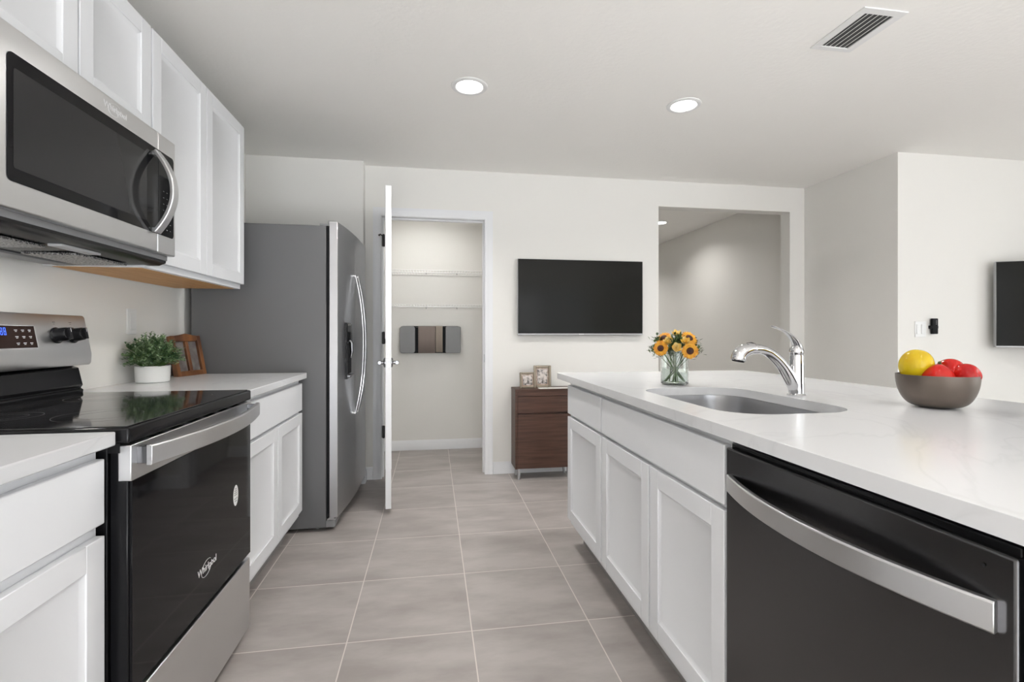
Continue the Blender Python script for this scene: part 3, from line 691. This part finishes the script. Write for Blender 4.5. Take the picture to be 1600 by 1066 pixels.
# dispenser
y0, y1, z0, z1 = 3.080, 3.275, 0.858, 1.200
xs = fx(3.18)
dp = bxo('dispenser_frame', (xs-0.012, xs+0.0035, y0, y1, z0, z1), 'black', fd[0], 0.002, label='black dispenser surround')
bxo('dispenser_panel', (xs+0.002, xs+0.0060, y0+0.008, y1-0.008, 1.085, z1-0.008), 'glass_black', fd[0], 0.001)
bxo('dispenser_recess', (xs+0.0032, xs+0.0042, y0+0.018, y1-0.018, z0+0.03, 1.075), 'blackm', fd[0])
bm = B(); tube(bm, [(xs+0.004, 3.175, 1.09), (xs+0.014, 3.175, 1.075), (xs+0.016, 3.175, 1.02), (xs+0.010, 3.175, 0.985)], [0.010, 0.012, 0.010, 0.006], 10); obj('dispenser_paddle', bm, 'nickel', fd[0])
bxo('dispenser_tray', (xs+0.002, xs+0.018, y0+0.02, y1-0.02, z0+0.012, z0+0.022), 'nickel', fd[0], 0.002)
for y in (FY0+0.03, FY1-0.05):
    bm = B(); box(bm, -0.64, -0.560, y-0.018, y+0.020, 1.752, 1.764); box(bm, -0.595, -0.556, y-0.015, y+0.014, 1.764, 1.7785+0.004)
    obj('top_hinge_cover', bm, 'grey', t, 0.002)
bm = B(); box(bm, -0.70, -0.556, FY0+0.004, FY1-0.004, 0.022, 0.062); obj('kick_grille', bm, 'grey', t, 0.003)
bm = B(); box(bm, -0.60, -0.552, FY0+0.004, FY0+0.05, 0.062, 0.072); box(bm, -0.59, -0.560, FY0-0.002, FY0+0.03, 0.066, 0.078); obj('bottom_hinge', bm, 'steel_v', t, 0.001, label='small bright hinge bracket')
for x, y in ((-0.66, FY0+0.06), (-0.66, FY1-0.06), (-1.22, FY0+0.06), (-1.22, FY1-0.06)):
    bm = B(); cyl(bm, (x, y-0.012, 0.013), (0, 1, 0), 0.013, 0.024, 16); obj('roller', bm, 'lightgrey', t)

# ------------------------------------------------------------------ televisions
def television(label, w_, h_, arm):
    t = thing('television', label, 'television', (0, 0, 0))
    # local: screen faces -y, x from 0..w, z 0..h, back at y=0.045
    bm = B(); box(bm, 0, w_, 0.0, 0.030, 0, h_); body = obj('case', bm, 'bezel', t, 0.003, local=True, label='thin silver edged case')
    bm = B(); box(bm, 0.12, w_-0.12, 0.030, 0.052, 0.08, h_-0.18); obj('rear_housing', bm, 'blackm', t, 0.006, local=True)
    bm = B(); box(bm, 0.003, w_-0.003, -0.0015, 0.001, 0.012, h_-0.003); obj('screen', bm, 'screen', t, 0.0005, local=True, label='dark switched-off screen')
    bm = B(); box(bm, w_/2-0.022, w_/2+0.022, -0.0012, 0.001, 0.003, 0.010); obj('maker_badge', bm, 'mark', t, 0.0003, local=True)
    bm = B(); box(bm, w_/2-0.15, w_/2+0.15, 0.052, 0.058, h_/2-0.12, h_/2+0.12)
    if arm: box(bm, w_/2-0.03, w_/2+0.03, 0.058, 0.058+arm, h_/2-0.03, h_/2+0.03)
    obj('wall_bracket', bm, 'blackm', t, local=True)
    return t
tv = television('large wall-mounted television with dark screen between pantry door and hallway opening', 1.062, 0.615, 0)
tv.location = (0.672, YB-0.060, 1.122)
tv2 = television('second television on a swing arm, cut off by the right edge of the picture', 1.06, 0.625, 0.16)
tv2.location = (4.045, 2.975, 1.032); tv2.rotation_euler = (0, 0, -0.5)

# ------------------------------------------------------------------ brown pedestal cabinet with frames
t = thing('drawer_pedestal', 'dark walnut pedestal with one drawer and one deep door on silver legs', 'cabinet', (0.87, 3.83, 0))
BX0, BX1, BF, BB = 0.626, 1.086, 3.735, 3.930
bm = B(); box(bm, BX0, BX0+0.018, BF, BB, 0.085, 0.685); box(bm, BX1-0.018, BX1, BF, BB, 0.085, 0.685); box(bm, BX0+0.018, BX1-0.018, BF+0.02, BB, 0.085, 0.685)
obj('body', bm, 'walnut', t, 0.0015)
bxo('top', (BX0-0.002, BX1+0.002, BF-0.006, BB, 0.6852, 0.703), 'walnut', t, 0.002)
bxo('top_rail', (BX0+0.019, BX1-0.019, BF, BF+0.02, 0.650, 0.6848), 'walnut', t)
bxo('drawer', (BX0+0.0195, BX1-0.0195, BF, BF+0.02, 0.520, 0.645), 'walnut', t, 0.001)
bxo('door', (BX0+0.0195, BX1-0.0195, BF, BF+0.02, 0.088, 0.507), 'walnut', t, 0.001)
for x in (BX0+0.03, BX1-0.03):
    for y in (BF+0.03, BB-0.03):
        bm = B(); s = -1 if x < 0.8 else 1
        tube(bm, [(x, y, 0.086), (x+s*-0.004, y-0.006, 0.04), (x, y-0.010, 0.0)], [0.014, 0.011, 0.009], 10, flat=(1, 1)); obj('leg', bm, 'bezel', t, label='silver leg')
def photo_frame(label, loc, rotz, tilt, w_, h_, bar, m, photo, mat_=None):
    t = thing('picture_frame', label, 'picture frame', loc, rot=(0, 0, rotz))
    R = Matrix.Rotation(-tilt, 4, 'X')
    def fin(bm, name, mm, **k):
        bm.transform(R); return obj(name, bm, mm, t, local=True, **k)
    bm = B(); d_ = 0.016
    box(bm, -w_/2, -w_/2+bar, 0, d_, 0, h_); box(bm, w_/2-bar, w_/2, 0, d_, 0, h_)
    box(bm, -w_/2+bar, w_/2-bar, 0, d_, 0, bar); box(bm, -w_/2+bar, w_/2-bar, 0, d_, h_-bar, h_)
    fin(bm, 'frame', m, bev=0.004)
    bm = B(); box(bm, -w_/2+bar*0.8, w_/2-bar*0.8, 0.008, 0.010, bar*0.8, h_-bar*0.8); fin(bm, 'mount', 'photo_warm')
    bm = B(); a = bar*1.0+w_*0.08; box(bm, -w_/2+a, w_/2-a, 0.0068, 0.0085, a, h_-a); fin(bm, 'photograph', photo)
    bm = B(); box(bm, -w_/2+bar*0.5, w_/2-bar*0.5, 0.011, d_+0.002, bar*0.5, h_-bar*0.5); fin(bm, 'backing', 'blackm')
    # strut
    bm = B(); yb = d_*math.cos(tilt); zt = h_*0.55
    p = R @ Vector((0, d_+0.003, zt)); q = Vector((0, p.y+0.035, 0.0015))
    tube(bm, [p, q], [(0.010, 0.0015), (0.012, 0.0015)], 8); obj('strut', bm, 'blackm', t, local=True)
    return t
photo_frame('small pewter photo frame on the walnut pedestal, left of the taller frame', (0.742, 3.806, 0.7035), 0.12, 0.16, 0.128, 0.125, 0.015, 'pewter', 'photo')
photo_frame('taller pewter photo frame on the walnut pedestal, beside the island corner', (0.862, 3.828, 0.7035), -0.10, 0.10, 0.140, 0.176, 0.019, 'pewter', 'photo')
o = bxo('booklet', (0.815, 1.070, 3.731, 3.796, 0.7035, 0.7085), 'paper', None, 0.001); tag(recentre(o), 'thin white booklet lying on the walnut pedestal', 'booklet')

# wooden double frame leaning by the fridge
WW, WH, tl = 0.205, 0.212, 0.20
t = thing('picture_frame', 'stained wooden double picture frame leaning behind the potted plant', 'picture frame', (-1.243, 2.815, 0.9146), rot=(0, 0, math.radians(76)))
R = Matrix.Rotation(-tl, 4, 'X')
def ff(bm, name, m, **k): bm.transform(R); return obj(name, bm, m, t, local=True, **k)
bm = B(); b1 = 0.024; w2 = WW/2
box(bm, -w2, -w2+b1, 0, 0.026, 0, WH); box(bm, w2-b1, w2, 0, 0.026, 0, WH); box(bm, -w2+b1, w2-b1, 0, 0.026, 0, 0.026)
prism(bm, [(-w2+b1, WH-0.030), (w2-b1, WH-0.030), (w2-b1, WH), (w2*0.3, WH+0.006), (0, WH+0.012), (-w2*0.3, WH+0.006), (-w2+b1, WH)], 'y', 0, 0.026)
ff(bm, 'frame', 'oakframe', bev=0.002)
bm = B(); box(bm, -0.011, 0.011, 0.002, 0.022, 0.026, WH-0.030); ff(bm, 'centre_mullion', 'oakframe', bev=0.002)
for s in (-1, 1):
    bm = B(); x0, x1 = sorted((s*0.011, s*(w2-b1))); box(bm, x0, x1, 0.014, 0.016, 0.026, WH-0.030); ff(bm, 'photograph', 'photo_dark')
bm = B(); box(bm, -w2+0.01, w2-0.01, 0.0265, 0.030, 0.01, WH-0.01); ff(bm, 'backing', 'oakframe')
bm = B(); p = R @ Vector((0, 0.031, WH*0.7)); tube(bm, [p, (0, p.y+0.02, 0.002)], [(0.02, 0.002), (0.024, 0.002)], 8); obj('strut', bm, 'oakframe', t, local=True)

# ------------------------------------------------------------------ potted plant
px_, py_ = -1.252, 2.455
t = thing('potted_plant', 'bushy small-leaved green plant in a white round pot on the worktop', 'plant', (px_, py_, 0.9145))
bm = B(); lathe(bm, [(0, 0), (0.060, 0), (0.064, 0.003), (0.068, 0.070), (0.067, 0.074), (0.063, 0.074), (0.060, 0.064), (0, 0.064)], (px_, py_, 0.9145), 40); obj('pot', bm, 'pot', t, label='plain white pot')
bm = B(); lathe(bm, [(0.060, 0.0645), (0.03, 0.069), (0, 0.070)], (px_, py_, 0.9145), 24); obj('soil', bm, 'soil', t)
def leafq(bm, p, d, up, L, W):
    d = d.normalized(); s_ = d.cross(up)
    if s_.length < 1e-3: s_ = Vector((1, 0, 0))
    s_.normalize(); n_ = s_.cross(d)
    a = bm.verts.new(p); b_ = bm.verts.new(p+d*L*0.5+s_*W*0.5+n_*L*0.08); c_ = bm.verts.new(p+d*L); e_ = bm.verts.new(p+d*L*0.5-s_*W*0.5+n_*L*0.08); m_ = bm.verts.new(p+d*L*0.5)
    bm.faces.new((a, b_, m_)); bm.faces.new((b_, c_, m_)); bm.faces.new((c_, e_, m_)); bm.faces.new((e_, a, m_))
lf = B(); stm = B(); base = Vector((px_, py_, 0.9145+0.070)); rnd = random.Random(3)
for i in range(300):
    az = rnd.uniform(0, 2*PI); el = math.acos(rnd.uniform(-0.25, 1.0))
    dirv = Vector((math.sin(el)*math.cos(az), math.sin(el)*math.sin(az), math.cos(el)))
    R_ = rnd.uniform(0.55, 1.0)
    tip = base + Vector((dirv.x*0.128*R_, dirv.y*0.135*R_, 0.030+dirv.z*(0.125 if dirv.z > 0 else 0.13)*R_))
    if tip.x < WL+0.014: tip.x = WL+0.014+rnd.uniform(0, 0.02)
    st = base + Vector((dirv.x*0.035, dirv.y*0.035, -0.004)); mid = st.lerp(tip, 0.55)+Vector((0, 0, 0.022))
    tube(stm, [st, mid, tip], [0.0011, 0.0009, 0.0006], 4, cap=False)
    for k in range(12):
        s_ = 0.40+0.60*k/11; p = (st.lerp(mid, s_/0.55) if s_ < 0.55 else mid.lerp(tip, (s_-0.55)/0.45))
        a = rnd.uniform(0, 2*PI); dd = ((tip-st).normalized()*0.5 + Vector((math.cos(a), math.sin(a), rnd.uniform(-0.3, 0.9)))).normalized()
        if p.x+dd.x*0.02 < WL+0.004: dd.x = abs(dd.x)
        leafq(lf, p, dd, Vector((0, 0, 1)), rnd.uniform(0.011, 0.018), rnd.uniform(0.007, 0.011))
obj('foliage', lf, 'leaf', t, smooth=False, label='dense small green leaves'); obj('stems', stm, 'stem', t)

# ------------------------------------------------------------------ vase of sunflowers
vx, vy, vz = 1.030, 1.985, 0.9145
VR, VH = 0.057, 0.148
t = thing('vase', 'clear cylindrical glass vase half filled with water on the island', 'vase', (vx, vy, vz))
bm = B(); lathe(bm, [(0, 0), (VR-0.006, 0), (VR, 0.006), (VR, VH), (VR-0.0015, VH+0.001), (VR-0.003, VH), (VR-0.003, 0.010), (VR-0.008, 0.006), (0, 0.006)], (vx, vy, vz), 48); obj('glass_body', bm, 'glass', t)
bm = B(); lathe(bm, [(0, 0.0062), (VR-0.009, 0.0062), (VR-0.0032, 0.0102), (VR-0.0032, 0.070), (0, 0.070)], (vx, vy, vz), 48); obj('water', bm, 'water', t)
to_cam = Vector((-vx, -vy, 0.2)).normalized(); cr_ = Vector((to_cam.y, -to_cam.x, 0)).normalized()*-1   # cr_ = picture right
if cr_.dot(Vector((1, 0, 0))) < 0: cr_ = -cr_
vc = Vector((vx, vy, vz))
def vp(u, z, dpt): return vc + cr_*u + Vector((0, 0, z)) + Vector((to_cam.x, to_cam.y, 0)).normalized()*dpt
def petal_ring(bm, c, nrm, n_, r0, r1, w_, lift, ph=0):
    u, v = frame_axes(nrm)
    for k in range(n_):
        a = 2*PI*k/n_+ph; d = u*math.cos(a)+v*math.sin(a); s_ = nrm.cross(d)
        L = (r1-r0)*rnd.uniform(0.88, 1.08); p0 = c+d*r0
        P = [p0-s_*w_*0.25, p0+s_*w_*0.25, p0+d*L*0.5+s_*w_*0.5+nrm*lift*0.5, p0+d*L+nrm*lift*0.3, p0+d*L*0.5-s_*w_*0.5+nrm*lift*0.5]
        m_ = bm.verts.new(p0+d*L*0.5+nrm*lift*0.2); V = [bm.verts.new(p) for p in P]
        for i in range(5): bm.faces.new((V[i], V[(i+1)%5], m_))
def stem_to(bm, head, foot, r=0.0024):
    neck = Vector((vx, vy, vz+0.085)) + Vector(((head.x-vx)*0.25, (head.y-vy)*0.25, 0))
    pts = [foot]; 
    for i in range(1, 9):
        s_ = i/8; p = (1-s_)**2*foot + 2*s_*(1-s_)*neck + s_*s_*head; pts.append(p)
    tube(bm, pts, r, 6)
def foot_at(u, dpt): return vp(u, 0.012, dpt)
def sunflower(label, head, nrm, rad, foot, pale=False):
    nrm = Vector(nrm).normalized()
    t = thing('sunflower', label, 'flower', foot, 'sunflowers in the glass vase')
    bm = B(); stem_to(bm, head-nrm*0.006, foot); obj('stem', bm, 'stem', t)
    bm = B(); n_ = 18
    petal_ring(bm, head-nrm*0.001, nrm, n_, rad*0.30, rad, rad*0.44, 0.005); petal_ring(bm, head-nrm*0.003, nrm, n_, rad*0.28, rad*1.02, rad*0.44, -0.003, PI/n_)
    obj('petals', bm, 'petal', t, smooth=False)
    bm = B(); u, v = frame_axes(nrm)
    rr = rad*0.42
    tube(bm, [head-nrm*0.004, head+nrm*0.002, head+nrm*0.005, head+nrm*0.0065], [rr*0.8, rr, rr*0.8, rr*0.45], 20); d_ = obj('flower_disc', bm, 'disc', t, label='dark brown seed disc')
    bm = B(); tube(bm, [head+nrm*0.006, head+nrm*0.0078], [rr*0.45, rr*0.3], 14); obj('disc_eye', bm, 'disc2', d_)
    bm = B()
    for k in range(9):
        a = 2*PI*k/9; d = (u*math.cos(a)+v*math.sin(a)); leafq(bm, head-nrm*0.004, (d-nrm*0.15), nrm, rad*0.95, rad*0.4)
    obj('sepals', bm, 'sleaf', t, smooth=False)
tc = Vector((to_cam.x, to_cam.y, 0)).normalized()
up = Vector((0, 0, 1))
sunflower('sunflower at the lower left of the vase bouquet', vp(-0.056, 0.148+0.038-0.03, 0.045), tc*1.0-cr_*0.25+up*0.05, 0.033, foot_at(0.030, -0.005))
sunflower('sunflower at the lower right of the vase bouquet', vp(0.062, 0.146, 0.045), tc*1.0+cr_*0.15+up*0.02, 0.036, foot_at(-0.028, 0.0))
sunflower('sunflower at the upper right of the bouquet, tilted upwards', vp(0.060, 0.200, 0.010), tc*0.65+cr_*0.45+up*0.65, 0.038, foot_at(-0.006, 0.02))
sunflower('sunflower at the upper left of the bouquet, tilted upwards', vp(-0.045, 0.200, 0.0), tc*0.6-cr_*0.35+up*0.7, 0.036, foot_at(0.036, 0.012))
def cup_flower(label, head, nrm, rad, foot):
    nrm = Vector(nrm).normalized(); t = thing('pale_yellow_flower', label, 'flower', foot, 'pale cup flowers in the glass vase')
    bm = B(); stem_to(bm, head-nrm*0.006, foot, 0.0018); obj('stem', bm, 'stem', t)
    bm = B(); u, v = frame_axes(nrm)
    for ring, (n_, sp_, L) in enumerate(((5, 1.0, rad), (5, 0.7, rad*0.85), (4, 0.4, rad*0.6))):
        for k in range(n_):
            a = 2*PI*k/n_+ring*0.6; d = (u*math.cos(a)+v*math.sin(a)); s_ = nrm.cross(d)
            rows = []
            for i in range(5):
                q = i/4; c_ = head + d*L*sp_*math.sin(q*1.3) + nrm*L*0.9*(q**1.3) - nrm*rad*0.3; wd = L*0.55*math.sin(PI*min(q*0.8+0.12, 1))
                rows.append([bm.verts.new(c_+s_*wd*x_ + d*wd*-0.25*abs(x_)) for x_ in (-1, 0, 1)])
            for a_, b_ in zip(rows, rows[1:]):
                for z in range(2): bm.faces.new((a_[z], a_[z+1], b_[z+1], b_[z]))
    obj('petals', bm, 'pale', t)
cup_flower('pale yellow cup-shaped flower in the centre of the bouquet', vp(0.008, 0.160, 0.052), tc+up*0.2+cr_*0.15, 0.022, foot_at(0.012, 0.025))
cup_flower('pale yellow flower above the lower left sunflower', vp(-0.026, 0.182, 0.035), tc*0.7+up*0.7, 0.022, foot_at(-0.018, 0.02))
cup_flower('pale cream flower above the lower right sunflower', vp(0.044, 0.184, 0.036), tc*0.7+up*0.6, 0.021, foot_at(-0.030, -0.012))
cup_flower('pale cream flower at the top of the bouquet', vp(0.008, 0.216, 0.005), tc*0.5+up, 0.022, foot_at(0.004, -0.025))
for i, (u_, z_, d_, lab) in enumerate(((-0.075, 0.195, 0.0, 'leafy dark green sprig at the upper left of the bouquet'), (-0.088, 0.150, 0.01, 'leafy sprig sticking out at the far left of the bouquet'),
        (0.094, 0.150, 0.01, 'leafy sprig sticking out at the far right of the bouquet'), (0.088, 0.178, -0.01, 'leafy sprig at the upper right of the bouquet'),
        (0.018, 0.205, 0.02, 'leafy dark sprig at the middle top of the bouquet'), (-0.010, 0.150, 0.03, 'leafy dark sprig low in the middle of the bouquet'),
        (0.020, 0.190, -0.05, 'leafy sprig at the back of the bouquet'), (-0.004, 0.200, 0.03, 'leafy dark sprig left of the middle top of the bouquet'))):
    foot = foot_at(-u_*0.35, -0.02+0.006*i); head = vp(u_, z_, d_)
    t = thing('green_sprig', lab, 'greenery', foot, 'leafy sprigs in the glass vase')
    bm = B(); stem_to(bm, head, foot, 0.0015); obj('stem', bm, 'stem', t)
    bm = B(); bs = vp(u_*0.45, 0.115, d_*0.5)
    for k in range(120):
        s_ = rnd.uniform(0.25, 1.0); p = bs.lerp(head, s_) + Vector((rnd.gauss(0, 0.010), rnd.gauss(0, 0.010), rnd.gauss(0, 0.008)))
        dd = (head-bs).normalized()*0.6 + Vector((rnd.uniform(-1, 1), rnd.uniform(-1, 1), rnd.uniform(-0.5, 0.9)))
        leafq(bm, p, dd, up, rnd.uniform(0.013, 0.025), rnd.uniform(0.007, 0.012))
    obj('leaves', bm, 'sleaf', t, smooth=False)

# ------------------------------------------------------------------ faucet
fx0, fy0, fz0 = 1.272, 1.560, 0.9143
t = thing('faucet', 'chrome single-lever kitchen faucet with pull-out spout behind the sink', 'faucet', (fx0, fy0, fz0))
bm = B(); lathe(bm, [(0, 0), (0.030, 0), (0.0305, 0.003), (0.0255, 0.008), (0.0245, 0.06), (0.0235, 0.135), (0.0238, 0.142), (0, 0.142)], (fx0, fy0, fz0), 40); obj('body', bm, 'chrome', t)
sd = Vector((-1.0, -0.10, 0)).normalized()
def fp(u, z): return Vector((fx0, fy0, fz0)) + sd*u + Vector((0, 0, z))
bm = B()
ctrl = [(0.0, 0.018, .020), (0.018, 0.045, .0225), (0.038, 0.076, .0215), (0.062, 0.108, .0195), (0.092, 0.136, .0180), (0.125, 0.156, .0170), (0.158, 0.165, .0175), (0.182, 0.166, .0190)]
pts = [fp(a, b_) for a, b_, _ in ctrl]
def catmull(P, R_, m=6):
    out, ro = [], []
    for i in range(len(P)-1):
        p0, p1, p2, p3 = P[max(i-1, 0)], P[i], P[i+1], P[min(i+2, len(P)-1)]
        for k in range(m):
            s_ = k/m; out.append(0.5*((2*p1)+(-p0+p2)*s_+(2*p0-5*p1+4*p2-p3)*s_*s_+(-p0+3*p1-3*p2+p3)*s_**3)); ro.append(R_[i]*(1-s_)+R_[i+1]*s_)
    return out+[P[-1]], ro+[R_[-1]]
P_, R_ = catmull(pts, [r for *_, r in ctrl]); tube(bm, P_, R_, 20); obj('spout', bm, 'chrome', t)
bm = B(); ctrl = [(0.180, 0.166, .0190), (0.198, 0.166, .0215), (0.220, 0.160, .0235), (0.236, 0.148, .0240), (0.242, 0.134, .0245), (0.244, 0.126, .0225)]
P_, R_ = catmull([fp(a, b_) for a, b_, _ in ctrl], [r for *_, r in ctrl]); tube(bm, P_, R_, 24); hd = obj('spray_head', bm, 'chrome', t)
bm = B(); e0 = P_[-1]; dd = (P_[-1]-P_[-2]).normalized(); tube(bm, [e0-dd*0.001, e0+dd*0.003], [0.0205, 0.019], 24); obj('aerator', bm, 'blackm', hd)
bm = B(); q = fp(0.190, 0.1845); tube(bm, [fp(0.168, 0.181), fp(0.190, 0.1862), fp(0.208, 0.1855)], [(0.004, 0.002), (0.008, 0.003), (0.005, 0.002)], 10); obj('spray_button', bm, 'blackm', hd)
bm = B(); lathe(bm, [(0, 0.1425), (0.0225, 0.1425), (0.0225, 0.147), (0.0238, 0.149), (0.0235, 0.158), (0.020, 0.170), (0.012, 0.178), (0, 0.180)], (fx0, fy0, fz0), 32)
cap_ = obj('lever_cap', bm, 'chrome', t)
bm = B(); ctrl = [(-0.006, 0.150, .019), (-0.003, 0.172, .019), (0.008, 0.193, .0155), (0.028, 0.212, .0115), (0.052, 0.227, .008), (0.076, 0.236, .0065), (0.098, 0.243, .0075), (0.106, 0.246, .004)]
P_, R_ = catmull([fp(a, b_) for a, b_, _ in ctrl], [(r) for *_, r in ctrl]); tube(bm, P_, [(r*1.25, r*0.55) for r in R_], 16, up=None); obj('lever', bm, 'chrome', t)

# ------------------------------------------------------------------ fruit bowl
bx, by, bz = 1.480, 1.245, 0.9145
t = thing('fruit_bowl', 'round taupe metal bowl on the island holding fruit', 'bowl', (bx, by, bz)); BR = 0.098
prof = [(0, 0.0), (0.040, 0.0), (0.045, 0.003)] + [(0.045+(BR-0.045)*math.sin(a)**0.9, 0.003+0.094*(1-math.cos(a))) for a in [PI/2*i/12 for i in range(1, 13)]]
inn = [(r-0.003, z) for r, z in prof[::-1] if r > 0.06] + [(0.05, 0.006), (0, 0.005)]
bm = B(); lathe(bm, prof + inn, (bx, by, bz), 56); obj('shell', bm, 'bowl', t, ang=60)
def fruit(name, label, cat, c, rx, rz, m, lobes, rot, group=None, dimple=0.25, stem=True):
    t = thing(name, label, cat, c, group, rot)
    bm = B(); prof = []
    for i in range(25):
        a = PI*i/24; r = math.sin(a); z = -math.cos(a)
        z2 = z*rz
        if z > 0.0: z2 -= dimple*rz*math.exp(-(r/0.35)**2)
        else: z2 += dimple*0.5*rz*math.exp(-(r/0.30)**2)
        prof.append((0 if i in (0, 24) else r*rx, z2))
    lathe(bm, prof, (0, 0, 0), 48, mod=(lambda a, z: 1+lobes[1]*math.cos(lobes[0]*a)) if lobes else None)
    obj('skin', bm, m, t, local=True, ang=80)
    if stem:
        bm = B(); tube(bm, [(0, 0, rz*(1-dimple)-0.003), (0.001, 0, rz*(1-dimple)+0.010), (0.004, 0, rz*(1-dimple)+0.018)], [0.0045, 0.003, 0.0042], 8); obj('stem', bm, 'pepstem', t, local=True)
    return t
fr = Vector((by, -bx, 0)).normalized(); fr = -fr if fr.x < 0 else fr         # picture right
ft = Vector((-bx, -by, 0)).normalized()                                     # toward camera
def bp_(u, z, d_): return tuple(Vector((bx, by, bz)) + fr*u + ft*d_ + Vector((0, 0, z)))
fruit('yellow_fruit', 'glossy round yellow fruit at the left of the bowl', 'fruit', bp_(-0.046, 0.122, 0.008), 0.0435, 0.0500, 'yellow', None, (0.15, 0.1, 0), dimple=0.03, stem=False)
fruit('red_pepper', 'red pepper lying next to the yellow fruit in the bowl', 'pepper', bp_(0.004, 0.092, 0.038), 0.036, 0.040, 'red', (4, 0.05), (0.2, 1.1, 0.6), 'red peppers in the bowl', dimple=0.2, stem=False)
fruit('red_pepper', 'largest red pepper on top in the middle of the bowl', 'pepper', bp_(0.030, 0.104, -0.014), 0.040, 0.038, 'red', (3, 0.05), (0.0, -0.95, 0.0), 'red peppers in the bowl', dimple=0.22)
fruit('red_pepper', 'red pepper against the right rim of the bowl', 'pepper', bp_(0.066, 0.098, 0.010), 0.033, 0.034, 'red', (3, 0.06), (1.2, 0.3, 0.2), 'red peppers in the bowl', dimple=0.25, stem=False)
fruit('red_pepper', 'dark red pepper mostly hidden behind the yellow fruit', 'pepper', bp_(-0.050, 0.074, -0.036), 0.026, 0.026, 'red', (3, 0.05), (0.9, 0.8, 0.2), 'red peppers in the bowl', stem=False)

# ------------------------------------------------------------------ pantry shelves and towel holder
def wire_shelf(z, label):
    t = thing('wire_shelf', label, 'shelf', (-0.2, 4.72, z)); x0, x1 = -0.895, 0.495; yb, yf = 4.874, 4.50
    bm = B()
    for y, zz_ in ((yb, z), (yf, z), (yf, z-0.022)): cyl(bm, (x0, y, zz_), (1, 0, 0), 0.0032, x1-x0, 6)
    cyl(bm, (x0, (yb+yf)/2, z-0.004), (1, 0, 0), 0.0025, x1-x0, 6); obj('rail', bm, 'white', t)
    bm = B(); n_ = 55
    for k in range(n_):
        x = x0+0.01+(x1-x0-0.02)*k/(n_-1); tube(bm, [(x, yb, z+0.003), (x, yf, z+0.003), (x, yf-0.003, z-0.022)], 0.0016, 4)
    obj('deck_wires', bm, 'white', t, smooth=False)
    for x in (-0.06, 0.215):
        bm = B(); tube(bm, [(x, yf, z-0.022), (x, yf-0.004, z-0.034), (x, yf-0.014, z-0.038), (x, yf-0.016, z-0.028)], 0.003, 6); obj('hook', bm, 'grey', t)
    return t
wire_shelf(1.705, 'white wire shelf in the pantry, the upper of the two')
wire_shelf(1.395, 'white wire shelf in the pantry, the lower of the two')
t = thing('towel_holder', 'dark grey wall-mounted towel holder with rounded ends in the pantry', 'towel holder', (-0.02, 4.86, 0.945))
def xz_plate(name, x0, x1, y0, y1, z0, z1, r, m, parent, **k):
    bm = B(); prism(bm, rrect(x0, x1, z0, z1, r, 5), 'y', y0, y1); return obj(name, bm, m, parent, **k)
xz_plate('back_plate', -0.313, 0.268, 4.862, 4.878, 0.943, 1.207, 0.03, 'blackm', t)
xz_plate('left_cover', -0.313, -0.170, 4.800, 4.862, 0.945, 1.205, 0.028, 'grey', t, bev=0.004, label='smooth dark grey cover')
xz_plate('right_cover', 0.120, 0.268, 4.800, 4.862, 0.945, 1.203, 0.015, 'grey', t, bev=0.004, label='glossy dark grey cover')
bm = B(); cyl(bm, (-0.170, 4.825, 1.190), (1, 0, 0), 0.007, 0.29, 12); obj('rail', bm, 'black', t)
def towel(name, label, x0, x1, z0, zt, yc, m, th=0.009):
    bm = B(); n_ = 12; rows = []
    prof = [(yc-0.012, z0), (yc-0.013, (z0+zt)/2), (yc-0.012, zt-0.01), (yc-0.006, zt+0.002), (yc+0.004, zt+0.002), (yc+0.010, zt-0.01), (yc+0.012, z0+0.05)]
    for i in range(n_+1):
        x = x0+(x1-x0)*i/n_; w_ = 0.0012*math.sin(i*1.9); rows.append([bm.verts.new((x, y+w_*(zt-z)/(zt-z0), z)) for y, z in prof])
    for a_, b_ in zip(rows, rows[1:]):
        for k in range(len(prof)-1): bm.faces.new((a_[k], a_[k+1], b_[k+1], b_[k]))
    o = obj(name, bm, m, None, ang=60); md = o.modifiers.new('solid', 'SOLIDIFY'); md.thickness = 0.004; md.offset = 0
    return tag(recentre(o), label, 'towel')
towel('hand_towel', 'wider taupe hand towel hanging on the pantry towel holder', -0.140, 0.022, 0.945, 1.200, 4.822, 'towel1')
towel('hand_towel', 'narrow sand-coloured hand towel hanging on the pantry towel holder', 0.026, 0.092, 0.953, 1.2045, 4.826, 'towel2')

# ------------------------------------------------------------------ switches, outlet, remote
t = thing('light_switch', 'white double light switch plate on the wall left of the small black holder', 'switch', (3.487, YR, 1.165))
bxo('cover_plate', (3.440, 3.532, YR-0.006, YR-0.0002, 1.108, 1.222), 'white', t, 0.002)
for x in (3.450, 3.490): bxo('rocker', (x, x+0.033, YR-0.010, YR-0.006, 1.130, 1.200), 'white', t, 0.0015)
t = thing('remote_holder', 'small black remote control held on the wall beside the light switch', 'remote control', (3.585, YR, 1.13))
bxo('remote', (3.562, 3.608, YR-0.030, YR-0.010, 1.131, 1.243), 'blackm', t, 0.004)
bxo('clip', (3.555, 3.615, YR-0.026, YR-0.0002, 1.168, 1.192), 'black', t, 0.004)
bm = B()
for k in range(4): box(bm, 3.588, 3.594, YR-0.0306, YR-0.0298, 1.200+0.009*k, 1.203+0.009*k)
obj('buttons', bm, 'lightgrey', t, smooth=False)
t = thing('wall_outlet', 'white outlet plate on the wall above the potted plant', 'outlet', (WL, 2.47, 1.145))
bxo('cover_plate', (WL+0.0002, WL+0.006, 2.435, 2.505, 1.130, 1.245), 'white', t, 0.002)
bxo('socket', (WL+0.006, WL+0.008, 2.452, 2.488, 1.150, 1.225), 'white', t, 0.001)
